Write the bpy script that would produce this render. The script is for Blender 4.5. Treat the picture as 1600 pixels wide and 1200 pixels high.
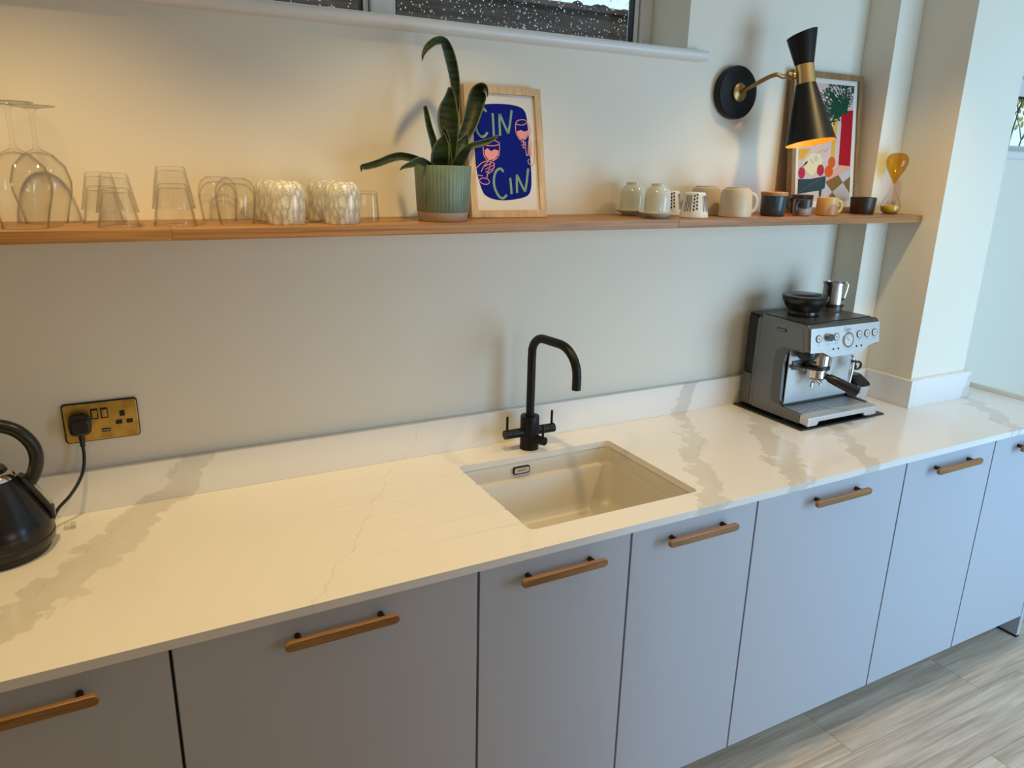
import bpy, bmesh, math, random
from mathutils import Vector, Matrix
random.seed(7)
scene = bpy.context.scene
for o in list(bpy.data.objects): bpy.data.objects.remove(o)
COL = scene.collection
PI = math.pi

# ------------------------------------------------------------------ camera
cam_d = bpy.data.cameras.new('camera'); cam = bpy.data.objects.new('camera', cam_d); COL.objects.link(cam)
cam.location = (-0.0157, -1.8700, 1.7121)
cam.rotation_mode = 'XYZ'; cam.rotation_euler = (1.2826, -0.0227, -0.4887)
cam_d.sensor_fit = 'HORIZONTAL'; cam_d.sensor_width = 36.0; cam_d.lens = 1169.8 / 1600 * 36.0
cam_d.clip_start = 0.02; scene.camera = cam
try: scene.cycles.transparent_max_bounces = 40
except Exception: pass

# ------------------------------------------------------------------ world and lights
w = bpy.data.worlds.new('world'); scene.world = w; w.use_nodes = True
bg = w.node_tree.nodes['Background']; bg.inputs[0].default_value = (0.62, 0.86, 1.0, 1); bg.inputs[1].default_value = 1.35

def area(name, loc, rot, sx, sy, energy, col):
    l = bpy.data.lights.new(name, 'AREA'); l.shape = 'RECTANGLE'; l.size = sx; l.size_y = sy
    l.energy = energy; l.color = col
    o = bpy.data.objects.new(name, l); o.location = loc; o.rotation_euler = rot; COL.objects.link(o); return o
def spot(name, loc, energy, col, ang, blend, rad):
    l = bpy.data.lights.new(name, 'SPOT'); l.energy = energy; l.color = col
    l.spot_size = math.radians(ang); l.spot_blend = blend; l.shadow_soft_size = rad
    o = bpy.data.objects.new(name, l); o.location = loc; COL.objects.link(o); return o
# daylight through the glazed doors in the front wall, to the right behind the camera
area('daylight_garden_doors', (2.98, -2.74, 1.15), (math.radians(67), 0, 0), 1.5, 2.0, 61, (0.42, 0.70, 1.0))
# warm recessed ceiling spots over the worktop
for x, e in ((-0.15, 41), (0.70, 31), (1.92, 27)):
    spot('ceiling_spot_light', (x, -0.60, 2.46), e, (1.0, 0.70, 0.29), 110, 0.75, 0.03)
# soft fill added behind the camera, evens out the wall and cabinet doors
l = bpy.data.lights.new('room_fill_light', 'POINT'); l.energy = 8.5; l.color = (1.0, 0.82, 0.60); l.shadow_soft_size = 0.25
o = bpy.data.objects.new('room_fill_light', l); o.location = (1.20, -2.45, 1.35); COL.objects.link(o)

vs = scene.view_settings
vs.view_transform = 'Standard'; vs.look = 'None'; vs.gamma = 1.0; vs.exposure = -0.02
try: vs.use_curve_mapping = False
except Exception: pass

# ------------------------------------------------------------------ materials
def new_mat(name):
    m = bpy.data.materials.new(name); m.use_nodes = True
    nt = m.node_tree; return m, nt, nt.nodes['Principled BSDF']
def P(name, col, rough=0.5, metal=0.0, bump=0.0, bscale=60, var=0.0, vscale=8, **kw):
    m, nt, b = new_mat(name)
    b.inputs['Base Color'].default_value = (*col, 1); b.inputs['Roughness'].default_value = rough
    b.inputs['Metallic'].default_value = metal
    for k, v in kw.items(): b.inputs[k.replace('_', ' ')].default_value = v
    if bump or var:
        tc = nt.nodes.new('ShaderNodeTexCoord')
        n = nt.nodes.new('ShaderNodeTexNoise'); n.inputs['Scale'].default_value = bscale; n.inputs['Detail'].default_value = 4
        nt.links.new(tc.outputs['Object'], n.inputs['Vector'])
        if bump:
            bp = nt.nodes.new('ShaderNodeBump'); bp.inputs['Strength'].default_value = bump; bp.inputs['Distance'].default_value = 0.002
            nt.links.new(n.outputs['Fac'], bp.inputs['Height']); nt.links.new(bp.outputs['Normal'], b.inputs['Normal'])
        if var:
            n2 = nt.nodes.new('ShaderNodeTexNoise'); n2.inputs['Scale'].default_value = vscale; n2.inputs['Detail'].default_value = 5
            nt.links.new(tc.outputs['Object'], n2.inputs['Vector'])
            r = nt.nodes.new('ShaderNodeValToRGB')
            r.color_ramp.elements[0].position = .35; r.color_ramp.elements[1].position = .65
            r.color_ramp.elements[0].color = (*[c * (1 - var) for c in col], 1); r.color_ramp.elements[1].color = (*[min(1, c * (1 + var)) for c in col], 1)
            nt.links.new(n2.outputs['Fac'], r.inputs['Fac']); nt.links.new(r.outputs['Color'], b.inputs['Base Color'])
    return m
def wood(name, c1, c2, rough=0.45, sc=(2.2, 60, 60), rnd=0.0, axis_mix=0.0):
    m, nt, b = new_mat(name); b.inputs['Roughness'].default_value = rough
    N = nt.nodes.new; L = nt.links.new
    tc = N('ShaderNodeTexCoord'); mp = N('ShaderNodeMapping'); mp.inputs['Scale'].default_value = sc
    oi = N('ShaderNodeObjectInfo')
    add = N('ShaderNodeVectorMath'); add.operation = 'ADD'
    mul = N('ShaderNodeMath'); mul.operation = 'MULTIPLY'; mul.inputs[1].default_value = 37.0
    L(oi.outputs['Random'], mul.inputs[0]); L(tc.outputs['Object'], add.inputs[0]); L(mul.outputs[0], add.inputs[1])
    L(add.outputs[0], mp.inputs['Vector'])
    n = N('ShaderNodeTexNoise'); n.inputs['Scale'].default_value = 1.0; n.inputs['Detail'].default_value = 7; n.inputs['Roughness'].default_value = .62; n.inputs['Distortion'].default_value = .6
    L(mp.outputs[0], n.inputs['Vector'])
    r = N('ShaderNodeValToRGB'); r.color_ramp.elements[0].position = .38; r.color_ramp.elements[1].position = .63
    r.color_ramp.elements[0].color = (*c1, 1); r.color_ramp.elements[1].color = (*c2, 1)
    L(n.outputs['Fac'], r.inputs['Fac'])
    out = r.outputs['Color']
    if rnd:
        hs = N('ShaderNodeHueSaturation'); ma = N('ShaderNodeMapRange'); ma.inputs['To Min'].default_value = 1 - rnd; ma.inputs['To Max'].default_value = 1 + rnd
        L(oi.outputs['Random'], ma.inputs['Value']); L(ma.outputs[0], hs.inputs['Value']); L(out, hs.inputs['Color']); out = hs.outputs['Color']
    L(out, b.inputs['Base Color'])
    bp = N('ShaderNodeBump'); bp.inputs['Strength'].default_value = .15; bp.inputs['Distance'].default_value = .001
    L(n.outputs['Fac'], bp.inputs['Height']); L(bp.outputs['Normal'], b.inputs['Normal'])
    return m
def glass(name, col=(1, 1, 1), rough=0.0, ior=1.45, edge=0.55, body=0.0):
    """thin-walled glass: clear straight through, Fresnel reflection, darker where the wall is seen edge on"""
    m = bpy.data.materials.new(name); m.use_nodes = True; nt = m.node_tree; nt.nodes.clear()
    N = nt.nodes.new; L = nt.links.new
    out = N('ShaderNodeOutputMaterial'); mix = N('ShaderNodeMixShader'); tr = N('ShaderNodeBsdfTransparent'); gl = N('ShaderNodeBsdfGlossy')
    gl.inputs['Roughness'].default_value = rough
    lw = N('ShaderNodeLayerWeight'); lw.inputs['Blend'].default_value = .5
    f0 = ((ior - 1) / (ior + 1)) ** 2          # Schlick reflectance
    p5 = N('ShaderNodeMath'); p5.operation = 'POWER'; p5.inputs[1].default_value = 5.0; L(lw.outputs['Facing'], p5.inputs[0])
    fr = N('ShaderNodeMath'); fr.operation = 'MULTIPLY_ADD'; fr.inputs[1].default_value = (1 - f0) * .8; fr.inputs[2].default_value = f0; L(p5.outputs[0], fr.inputs[0])
    pw = N('ShaderNodeMath'); pw.operation = 'POWER'; pw.inputs[1].default_value = 6.0; L(lw.outputs['Facing'], pw.inputs[0])
    mc = N('ShaderNodeMix'); mc.data_type = 'RGBA'; mc.inputs['A'].default_value = (*col, 1); mc.inputs['B'].default_value = (*[c * edge for c in col], 1)
    L(pw.outputs[0], mc.inputs['Factor']); L(mc.outputs['Result'], tr.inputs['Color'])
    L(fr.outputs[0], mix.inputs['Fac']); L(tr.outputs[0], mix.inputs[1]); L(gl.outputs[0], mix.inputs[2]); 
    if body:      # share of refracting solid glass
        gb = N('ShaderNodeBsdfGlass'); gb.inputs['IOR'].default_value = ior; gb.inputs['Color'].default_value = (*col, 1); gb.inputs['Roughness'].default_value = rough
        m2 = N('ShaderNodeMixShader'); m2.inputs['Fac'].default_value = body; L(mix.outputs[0], m2.inputs[1]); L(gb.outputs[0], m2.inputs[2]); L(m2.outputs[0], out.inputs['Surface'])
    else: L(mix.outputs[0], out.inputs['Surface'])
    return m
def brushed(name, col, rough, sc):
    m, nt, b = new_mat(name); b.inputs['Metallic'].default_value = 1; b.inputs['Base Color'].default_value = (*col, 1)
    N = nt.nodes.new; L = nt.links.new
    tc = N('ShaderNodeTexCoord'); mp = N('ShaderNodeMapping'); mp.inputs['Scale'].default_value = sc
    n = N('ShaderNodeTexNoise'); n.inputs['Scale'].default_value = 1; n.inputs['Detail'].default_value = 3
    ma = N('ShaderNodeMapRange'); ma.inputs['To Min'].default_value = rough - .08; ma.inputs['To Max'].default_value = rough + .08
    L(tc.outputs['Object'], mp.inputs[0]); L(mp.outputs[0], n.inputs['Vector']); L(n.outputs['Fac'], ma.inputs['Value']); L(ma.outputs[0], b.inputs['Roughness'])
    return m
def quartz():
    m, nt, b = new_mat('white_quartz'); N = nt.nodes.new; L = nt.links.new
    b.inputs['Roughness'].default_value = .16
    g = N('ShaderNodeNewGeometry'); sp = N('ShaderNodeSeparateXYZ'); L(g.outputs['Position'], sp.inputs[0])
    def M(op, a, c=None):
        n = N('ShaderNodeMath'); n.operation = op
        for i, v in enumerate((a, c)):
            if v is None: continue
            if isinstance(v, (int, float)): n.inputs[i].default_value = v
            else: L(v, n.inputs[i])
        return n.outputs[0]
    yy = M('ADD', sp.outputs['Y'], M('SUBTRACT', sp.outputs['Z'], .91))
    q = M('SUBTRACT', sp.outputs['X'], M('MULTIPLY', yy, .65))
    cb = N('ShaderNodeCombineXYZ'); L(sp.outputs['X'], cb.inputs[0]); L(yy, cb.inputs[1])
    def noise(scale, detail, rough):
        n = N('ShaderNodeTexNoise'); n.inputs['Scale'].default_value = scale; n.inputs['Detail'].default_value = detail; n.inputs['Roughness'].default_value = rough
        L(cb.outputs[0], n.inputs['Vector']); return n.outputs['Fac']
    n1 = M('SUBTRACT', noise(5, 8, .6), .5); n2 = M('SUBTRACT', noise(16, 6, .65), .5); n3 = M('SUBTRACT', noise(3, 3, .5), .5)
    qd = M('ADD', q, M('ADD', M('MULTIPLY', n1, .22), M('MULTIPLY', n2, .05)))
    tot = None
    for c, wd in ((.05, .050), (1.64, .035), (1.95, .04), (2.24, .03), (2.95, .03)):
        d = M('ABSOLUTE', M('SUBTRACT', qd, c))
        ww = M('ADD', M('ADD', wd, M('MULTIPLY', n2, .16)), M('MULTIPLY', n3, .08))
        s = N('ShaderNodeMapRange'); s.interpolation_type = 'SMOOTHSTEP'
        s.inputs['From Min'].default_value = -.006; s.inputs['From Max'].default_value = .006
        L(M('SUBTRACT', ww, d), s.inputs['Value']); v = s.outputs[0]
        tot = v if tot is None else M('MAXIMUM', tot, v)
    # hairlines
    hair = None
    for c in (.66, .02, 1.66, 2.22):
        d = M('ABSOLUTE', M('SUBTRACT', M('ADD', q, M('MULTIPLY', n1, .16)), c))
        s = N('ShaderNodeMapRange'); s.inputs['From Min'].default_value = .0025; s.inputs['From Max'].default_value = .0005
        L(d, s.inputs['Value']); v = s.outputs[0]; hair = v if hair is None else M('MAXIMUM', hair, v)
    mx = N('ShaderNodeMix'); mx.data_type = 'RGBA'; mx.inputs['A'].default_value = (.84, .825, .80, 1); mx.inputs['B'].default_value = (.65, .62, .58, 1)
    L(M('MULTIPLY', tot, M('ADD', .75, n1)), mx.inputs['Factor'])
    mx2 = N('ShaderNodeMix'); mx2.data_type = 'RGBA'; mx2.inputs['B'].default_value = (.50, .47, .43, 1)
    L(mx.outputs['Result'], mx2.inputs['A']); L(M('MULTIPLY', hair, .32), mx2.inputs['Factor'])
    L(mx2.outputs['Result'], b.inputs['Base Color'])
    return m
def speckle_glass():
    m, nt, b = new_mat('white_mottled_glass'); N = nt.nodes.new; L = nt.links.new
    tc = N('ShaderNodeTexCoord'); mp = N('ShaderNodeMapping'); mp.inputs['Scale'].default_value = (1, 1, .42)
    v = N('ShaderNodeTexVoronoi'); v.feature = 'DISTANCE_TO_EDGE'; v.inputs['Scale'].default_value = 85
    n = N('ShaderNodeTexNoise'); n.inputs['Scale'].default_value = 60
    ad = N('ShaderNodeMix'); ad.data_type = 'VECTOR'; ad.inputs['Factor'].default_value = .018
    L(tc.outputs['Object'], mp.inputs[0]); L(mp.outputs[0], ad.inputs['A']); L(n.outputs['Color'], ad.inputs['B']); L(ad.outputs['Result'], v.inputs['Vector'])
    r = N('ShaderNodeMapRange'); r.inputs['From Min'].default_value = .03; r.inputs['From Max'].default_value = .14; r.inputs['To Min'].default_value = .9; r.inputs['To Max'].default_value = .12
    L(v.outputs['Distance'], r.inputs['Value']); L(r.outputs[0], b.inputs['Transmission Weight'])
    b.inputs['Base Color'].default_value = (.88, .87, .82, 1); b.inputs['Roughness'].default_value = .12
    return m

WALL = P('white_wall_paint', (.845, .785, .665), .75, bump=.12, bscale=90)
TRIMW = P('white_gloss_trim', (.80, .79, .76), .35)
CEIL = P('ceiling_paint', (.8, .79, .77), .9)
DOORP = P('greige_door_paint', (.475, .50, .56), .42)
CARC = P('grey_carcass', (.36, .35, .34), .6)
PLIN = P('dark_plinth', (.16, .15, .14), .6)
QZ = quartz()
SHELFW = wood('oak_shelf', (.23, .105, .032), (.42, .22, .08), .45, (3.0, 170, 170))
HANDW = wood('oak_handle', (.21, .095, .028), (.36, .185, .065), .4, (5, 180, 180))
POSTB = P('bronze_post', (.09, .045, .025), .35, 1.0)
FLOORW = wood('pale_oak_floor', (.45, .345, .25), (.70, .575, .45), .42, (2.0, 48, 48), rnd=.10)
BLACKM = P('matt_black_metal', (.004, .004, .005), .42, Specular_IOR_Level=.3)
BLACKP = P('black_plastic', (.01, .01, .011), .3)
BRASS = P('antique_brass', (.55, .36, .10), .33, 1.0, var=.25, vscale=25)
BRASSP = P('polished_brass', (.75, .50, .20), .22, 1.0)
AGEDB = P('aged_brass', (.34, .23, .09), .35, 1.0)
CHROME = P('chrome', (.75, .74, .72), .12, 1.0)
STEEL = brushed('brushed_steel', (.19, .18, .165), .36, (30, 30, 30))
STEELH = brushed('brushed_steel_panel', (.66, .66, .65), .42, (300, 4, 4)); STEELH.node_tree.nodes['Principled BSDF'].inputs['Metallic'].default_value = .7
SINKM = P('white_granite_sink', (.62, .585, .52), .35)
CLEAR = glass('clear_glass', (.99, .99, .985), edge=.04)
WATER = P('water_drop', (1, 1, 1), .0, Transmission_Weight=1.0, IOR=1.33)
PANE = glass('window_glass', (.97, .98, .98), ior=1.35, edge=.9)
MOTT = speckle_glass()
POTG = P('sage_glaze', (.16, .225, .17), .3, var=.1, vscale=30)
POTB = P('bare_stoneware', (.42, .33, .24), .8, bump=.2, bscale=300)
SOIL = P('potting_soil', (.03, .02, .013), .95, bump=.8, bscale=120)
CREAMCER = P('speckled_cream_glaze', (.62, .52, .37), .38, bump=.1, bscale=200, var=.06, vscale=200)
CELAD = P('pale_celadon_glaze', (.58, .60, .54), .14)
WHITEC = P('white_glaze', (.78, .76, .71), .3)
INK = P('black_ink', (.01, .01, .012), .5)
BLUEC = P('petrol_blue_glaze', (.028, .055, .068), .25, var=.2, vscale=40)
LIDW = wood('bamboo_lid', (.40, .20, .07), (.55, .31, .13), .45, (30, 90, 90))
DARKC = P('charcoal_glaze', (.035, .033, .033), .28)
GREYC = P('pale_grey_glaze', (.36, .33, .30), .35)
MUSTC = P('mustard_glaze', (.55, .40, .16), .35)
TERRA = P('tan_glaze', (.40, .19, .07), .4)
TEALC = P('dark_teal_glaze', (.02, .04, .045), .2)
WOODD = wood('dark_wood', (.012, .006, .004), (.045, .021, .011), .4, (60, 60, 12))
AMBER = glass('amber_glass', (.95, .80, .42), 0.0, 1.4, .7)
SAND = P('yellow_sand', (.58, .40, .02), .8, bump=.5, bscale=400)
ACRY = glass('clear_acrylic', (.95, .95, .94), 0.02, 1.3)
SMOKE = P('smoked_plastic', (.012, .011, .011), .18)
FRAMEO = wood('light_oak_frame', (.55, .36, .18), (.70, .50, .28), .5, (70, 70, 4))
FRAMED = wood('mid_oak_frame', (.22, .12, .045), (.33, .19, .075), .5, (70, 70, 4))
PAPER = P('print_paper', (.72, .68, .62), .6)
def flat(n, c, r=.85): return P(n, c, r, Specular_IOR_Level=.08)
INKB = flat('ink_navy', (.006, .014, .20)); INKG = flat('ink_sage', (.22, .36, .26)); INKP = flat('ink_pink', (.80, .33, .32))
SHRED = flat('ink_red', (.38, .012, .022)); SHGRN = flat('ink_green', (.014, .065, .035)); SHORG = flat('ink_orange', (.62, .10, .02))
SHYEL = flat('ink_ochre', (.66, .37, .06)); SHTEA = flat('ink_teal', (.03, .065, .08)); SHBRN = flat('ink_brown', (.22, .12, .045))
SHCRM = flat('ink_cream', (.70, .62, .40)); SHPNK = flat('ink_blush', (.60, .47, .44)); SHPCH = flat('ink_peach', (.65, .36, .26)); SHGRY = flat('ink_grey', (.48, .47, .47)); SHCHR = flat('ink_cherry', (.42, .03, .06))
LEAFG = None
def leafmat():
    m, nt, b = new_mat('snake_plant_leaf'); N = nt.nodes.new; L = nt.links.new
    tc = N('ShaderNodeTexCoord'); mp = N('ShaderNodeMapping'); mp.inputs['Scale'].default_value = (20, 20, 120)
    n = N('ShaderNodeTexNoise'); n.inputs['Scale'].default_value = 1; n.inputs['Detail'].default_value = 4
    r = N('ShaderNodeValToRGB'); r.color_ramp.elements[0].position = .4; r.color_ramp.elements[1].position = .6
    r.color_ramp.elements[0].color = (.004, .010, .004, 1); r.color_ramp.elements[1].color = (.017, .036, .011, 1)
    L(tc.outputs['Object'], mp.inputs[0]); L(mp.outputs[0], n.inputs['Vector']); L(n.outputs['Fac'], r.inputs['Fac']); L(r.outputs['Color'], b.inputs['Base Color'])
    b.inputs['Roughness'].default_value = .5; b.inputs['Specular IOR Level'].default_value = .25
    return m
LEAFG = leafmat(); LEAFE = P('leaf_margin', (.075, .095, .028), .5)
FENCEW = wood('weathered_timber', (.06, .036, .026), (.16, .10, .075), .8, (1.5, 30, 30))
MOSS = P('moss', (.035, .04, .025), .95, bump=.8, bscale=90)
GASKET = P('rubber_gasket', (.012, .012, .012), .5)
SLATE = P('dark_glass_mat', (.02, .024, .022), .12)
CABLE = P('black_cable', (.008, .008, .008), .45)

# ------------------------------------------------------------------ mesh helpers
WLOC = {}
def tag(o, label=None, cat=None, group=None, kind=None):
    if label: o['label'] = label
    if cat: o['category'] = cat
    if group: o['group'] = group
    if kind: o['kind'] = kind
    return o
def thing(name, loc, label, cat, group=None):
    o = bpy.data.objects.new(name, None); o.empty_display_size = .05; o.location = loc; COL.objects.link(o)
    WLOC[o] = Vector(loc); return tag(o, label, cat, group)
def obj(name, bm, mats, parent=None, origin=None, smooth=None, bevel=0, bseg=2, solid=0, autosm=40):
    """world-coordinate bmesh -> one object; its origin is the root's base (parts) or `origin`"""
    me = bpy.data.meshes.new(name)
    org = WLOC[parent] if parent is not None else Vector(origin if origin is not None else (0, 0, 0))
    bmesh.ops.translate(bm, verts=bm.verts, vec=-org)
    bmesh.ops.recalc_face_normals(bm, faces=bm.faces)
    for f_ in bm.faces: f_.smooth = False
    bm.to_mesh(me); bm.free()
    for m in (mats if isinstance(mats, (list, tuple)) else [mats]): me.materials.append(m)
    o = bpy.data.objects.new(name, me); COL.objects.link(o)
    if parent is not None: o.parent = parent
    else: o.location = org
    WLOC[o] = org
    if smooth:
        me.polygons.foreach_set('use_smooth', [True] * len(me.polygons))
        try: me.set_sharp_from_angle(angle=math.radians(autosm))
        except Exception: pass
    if solid:
        s = o.modifiers.new('solid', 'SOLIDIFY'); s.thickness = solid; s.offset = 0
    if bevel:
        b = o.modifiers.new('bevel', 'BEVEL'); b.width = bevel; b.segments = bseg; b.limit_method = 'ANGLE'; b.angle_limit = math.radians(35)
        b.harden_normals = False
    return o
def B(): return bmesh.new()
def box(bm, x0, x1, y0, y1, z0, z1, mi=0):
    v = [bm.verts.new(p) for p in ((x0,y0,z0),(x1,y0,z0),(x1,y1,z0),(x0,y1,z0),(x0,y0,z1),(x1,y0,z1),(x1,y1,z1),(x0,y1,z1))]
    for f in ((3,2,1,0),(4,5,6,7),(0,1,5,4),(1,2,6,5),(2,3,7,6),(3,0,4,7)):
        fc = bm.faces.new([v[i] for i in f]); fc.material_index = mi
    return bm
def bx(*a): return box(B(), *a)
def lathe(bm, prof, c, seg=40, closed=False, M=None, mod=None, mis=None):
    rings = []
    for r, z in prof:
        if r < 1e-6: rings.append([bm.verts.new((0, 0, z))])
        else:
            rings.append([bm.verts.new(((r * (mod(a, z) if mod else 1)) * math.cos(a), (r * (mod(a, z) if mod else 1)) * math.sin(a), z)) for a in [2 * PI * i / seg for i in range(seg)]])
    n = len(rings); pairs = [(i, i + 1) for i in range(n - 1)] + ([(n - 1, 0)] if closed else [])
    for k, (i, j) in enumerate(pairs):
        A, C = rings[i], rings[j]
        for s in range(seg):
            t = (s + 1) % seg
            if len(A) == 1 and len(C) == 1: continue
            if len(A) == 1: f = bm.faces.new((A[0], C[s], C[t]))
            elif len(C) == 1: f = bm.faces.new((A[s], A[t], C[0]))
            else: f = bm.faces.new((A[s], A[t], C[t], C[s]))
            if mis: f.material_index = mis[k]
    vs_ = [v for r in rings for v in r]
    if M is not None: bmesh.ops.transform(bm, matrix=M, verts=vs_)
    bmesh.ops.translate(bm, verts=vs_, vec=Vector(c))
    return bm
def align(d):
    return Vector((0, 0, 1)).rotation_difference(Vector(d).normalized()).to_matrix().to_4x4()
def cyl(bm, a, b, r, r2=None, seg=20, caps=True):
    a = Vector(a); b = Vector(b); h = (b - a).length; r2 = r if r2 is None else r2
    prof = ([(0, 0)] if caps else []) + [(r, 0), (r2, h)] + ([(0, h)] if caps else [])
    return lathe(bm, prof, a, seg, M=align(b - a))
def catmull(pts, n=6):
    P_ = [Vector(p) for p in pts]; out = []
    for i in range(len(P_) - 1):
        p0 = P_[max(i - 1, 0)]; p1 = P_[i]; p2 = P_[i + 1]; p3 = P_[min(i + 2, len(P_) - 1)]
        for k in range(n):
            t = k / n
            out.append(.5 * ((2 * p1) + (p2 - p0) * t + (2 * p0 - 5 * p1 + 4 * p2 - p3) * t * t + (3 * p1 - p0 - 3 * p2 + p3) * t ** 3))
    out.append(P_[-1]); return out
def tube(bm, pts, r, seg=12, caps=True, closed=False, sy=1.0):
    n = len(pts); pts = [Vector(p) for p in pts]; rings = []
    up = None
    for i, p in enumerate(pts):
        t = (pts[(i + 1) % n] - pts[i - 1]) if closed else (pts[min(i + 1, n - 1)] - pts[max(i - 1, 0)])
        t.normalize()
        if up is None:
            up = Vector((0, 0, 1)) if abs(t.z) < .9 else Vector((0, 1, 0))
        s = t.cross(up).normalized(); up = s.cross(t).normalized()
        rr = r[i] if isinstance(r, (list, tuple)) else r
        rings.append([bm.verts.new(p + s * rr * math.cos(2 * PI * k / seg) + up * rr * sy * math.sin(2 * PI * k / seg)) for k in range(seg)])
    for i in range(n if closed else n - 1):
        A, C = rings[i], rings[(i + 1) % n]
        for k in range(seg): bm.faces.new((A[k], A[(k + 1) % seg], C[(k + 1) % seg], C[k]))
    if caps and not closed:
        bm.faces.new(rings[0]); bm.faces.new(rings[-1])
    return bm
def prism(bm, poly, f0, f1, mi=0):
    """poly: 2-D points; f0,f1 map (a,b)->3-D for both ends"""
    A = [bm.verts.new(f0(*p)) for p in poly]; C = [bm.verts.new(f1(*p)) for p in poly]; n = len(poly)
    fs = [bm.faces.new(A), bm.faces.new(C)] + [bm.faces.new((A[i], A[(i + 1) % n], C[(i + 1) % n], C[i])) for i in range(n)]
    for f in fs: f.material_index = mi
    return bm
def rrect(x0, x1, y0, y1, r, n=5):
    out = []
    for cx, cy, a0 in ((x1 - r, y1 - r, 0), (x0 + r, y1 - r, 90), (x0 + r, y0 + r, 180), (x1 - r, y0 + r, 270)):
        for k in range(n + 1):
            a = math.radians(a0 + 90 * k / n); out.append((cx + r * math.cos(a), cy + r * math.sin(a)))
    return out
def text_bm(s, size, M, depth=0.0003):
    cu = bpy.data.curves.new('t', 'FONT'); cu.body = s; cu.size = size; cu.align_x = 'CENTER'; cu.align_y = 'CENTER'; cu.extrude = depth; cu.resolution_u = 3
    o = bpy.data.objects.new('t', cu); COL.objects.link(o)
    dg = bpy.context.evaluated_depsgraph_get(); dg.update()
    me = bpy.data.meshes.new_from_object(o.evaluated_get(dg)); bm = B(); bm.from_mesh(me)
    bpy.data.objects.remove(o); bpy.data.curves.remove(cu); bpy.data.meshes.remove(me)
    bmesh.ops.transform(bm, matrix=M, verts=bm.verts); return bm
def struct(name, bm, m, **kw):
    o = obj(name, bm, m, **kw); o['kind'] = 'structure'; return o

# ------------------------------------------------------------------ measured sizes (metres)
H = 0.910; WT = 0.0192; DEP = 0.6217; SZ = 1.5713; SD = 0.238; ST = 0.023
XL, XR, YF, CZ = -1.05, 6.0, -2.80, 2.50
PX0, PX1, PY = 2.43, 2.735, -0.30      # wall nib
BXX, BXY = 2.315, -0.115               # pipe boxing

# ------------------------------------------------------------------ setting
fl = struct('floor', bx(XL, XR, YF, 0.0, -0.05, -0.012), PLIN)
row_y = [-.118 - .2 * k for k in range(20)]
joints = {3: 1.826, 4: 1.40, 5: 2.20}
plank_cache = {}
for k in range(-1, 14):
    y1 = -.118 - .2 * k; y0 = y1 - .2
    y1 = min(y1, 0.0); y0 = max(y0, YF)
    if y1 - y0 < .02: continue
    j0 = joints.get(k + 1, (k * .53) % 1.3)
    js = [j0 + 1.3 * i for i in range(-4, 6)]
    if k == 2: js = [1.826 - 1.3 * i for i in range(4, -1, -1)] + [2.475, 3.775, 5.075, 6.3]
    for a, b_ in zip(js[:-1], js[1:]):
        a = max(a, XL); b_ = min(b_, XR)
        if b_ - a < .03: continue
        key = (round(b_ - a, 3), round(y1 - y0, 3))
        if key not in plank_cache:
            bm = bx(-key[0] / 2 + .0008, key[0] / 2 - .0008, -key[1] / 2 + .0006, key[1] / 2 - .0006, -.012, 0)
            me = bpy.data.meshes.new('floor_plank'); bm.to_mesh(me); bm.free(); me.materials.append(FLOORW); plank_cache[key] = me
        o = bpy.data.objects.new('floor_plank', plank_cache[key]); COL.objects.link(o); o.parent = fl
        o.location = ((a + b_) / 2, (y0 + y1) / 2, 0)

WY = 0.175                                      # depth of the window reveal
OX0, OX1, OZ0, OZ1 = -.75, 1.553, 2.028, 2.40   # window over the shelf
QX0, QX1, QZ0, QZ1 = 3.05, 4.45, 1.792, 2.085   # window beyond the nib
bm = B()
for (a, b_, c, e) in ((XL - .25, OX0, 0, CZ), (OX0, OX1, 0, OZ0), (OX0, OX1, OZ1, CZ), (OX1, QX0, 0, CZ), (QX0, QX1, 0, QZ0), (QX0, QX1, QZ1, CZ), (QX1, XR + .2, 0, CZ)):
    box(bm, a, b_, 0, .28, c, e)
struct('wall_back', bm, WALL)
struct('wall_nib', bx(PX0, PX1, PY, -.0005, H, CZ), WALL)
struct('wall_boxing', bx(BXX, PX0 - .0005, BXY, -.0005, H, CZ), WALL)
struct('wall_left', bx(XL - .2, XL, YF, -.0005, 0, CZ), WALL)
struct('wall_right', bx(XR, XR + .2, YF, -.0005, 0, CZ), WALL)
bm = B()
box(bm, XL - .2, 2.15, YF - .2, YF, 0, CZ); box(bm, 3.81, XR + .2, YF - .2, YF, 0, CZ); box(bm, 2.15, 3.81, YF - .2, YF, 2.25, CZ)
struct('wall_front', bm, P('grey_wall_paint', (.55, .54, .53), .8))
struct('added_shade_wall', bx(1.50, 1.60, YF, -1.55, 0, CZ), bpy.data.materials['grey_wall_paint'])  # unseen stub wall, added to keep daylight off the left cabinet doors
struct('ceiling', bx(XL - .2, XR + .2, YF - .2, .28, CZ, CZ + .1), CEIL)
bm = B()
for x in (2.15, 2.945, 3.74): box(bm, x, x + .07, YF - .14, YF - .07, 0, 2.25)
box(bm, 2.22, 3.74, YF - .14, YF - .07, 2.17, 2.25); box(bm, 2.22, 3.74, YF - .14, YF - .07, 0, .06)
struct('door_1', bm, BLACKM)

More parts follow.
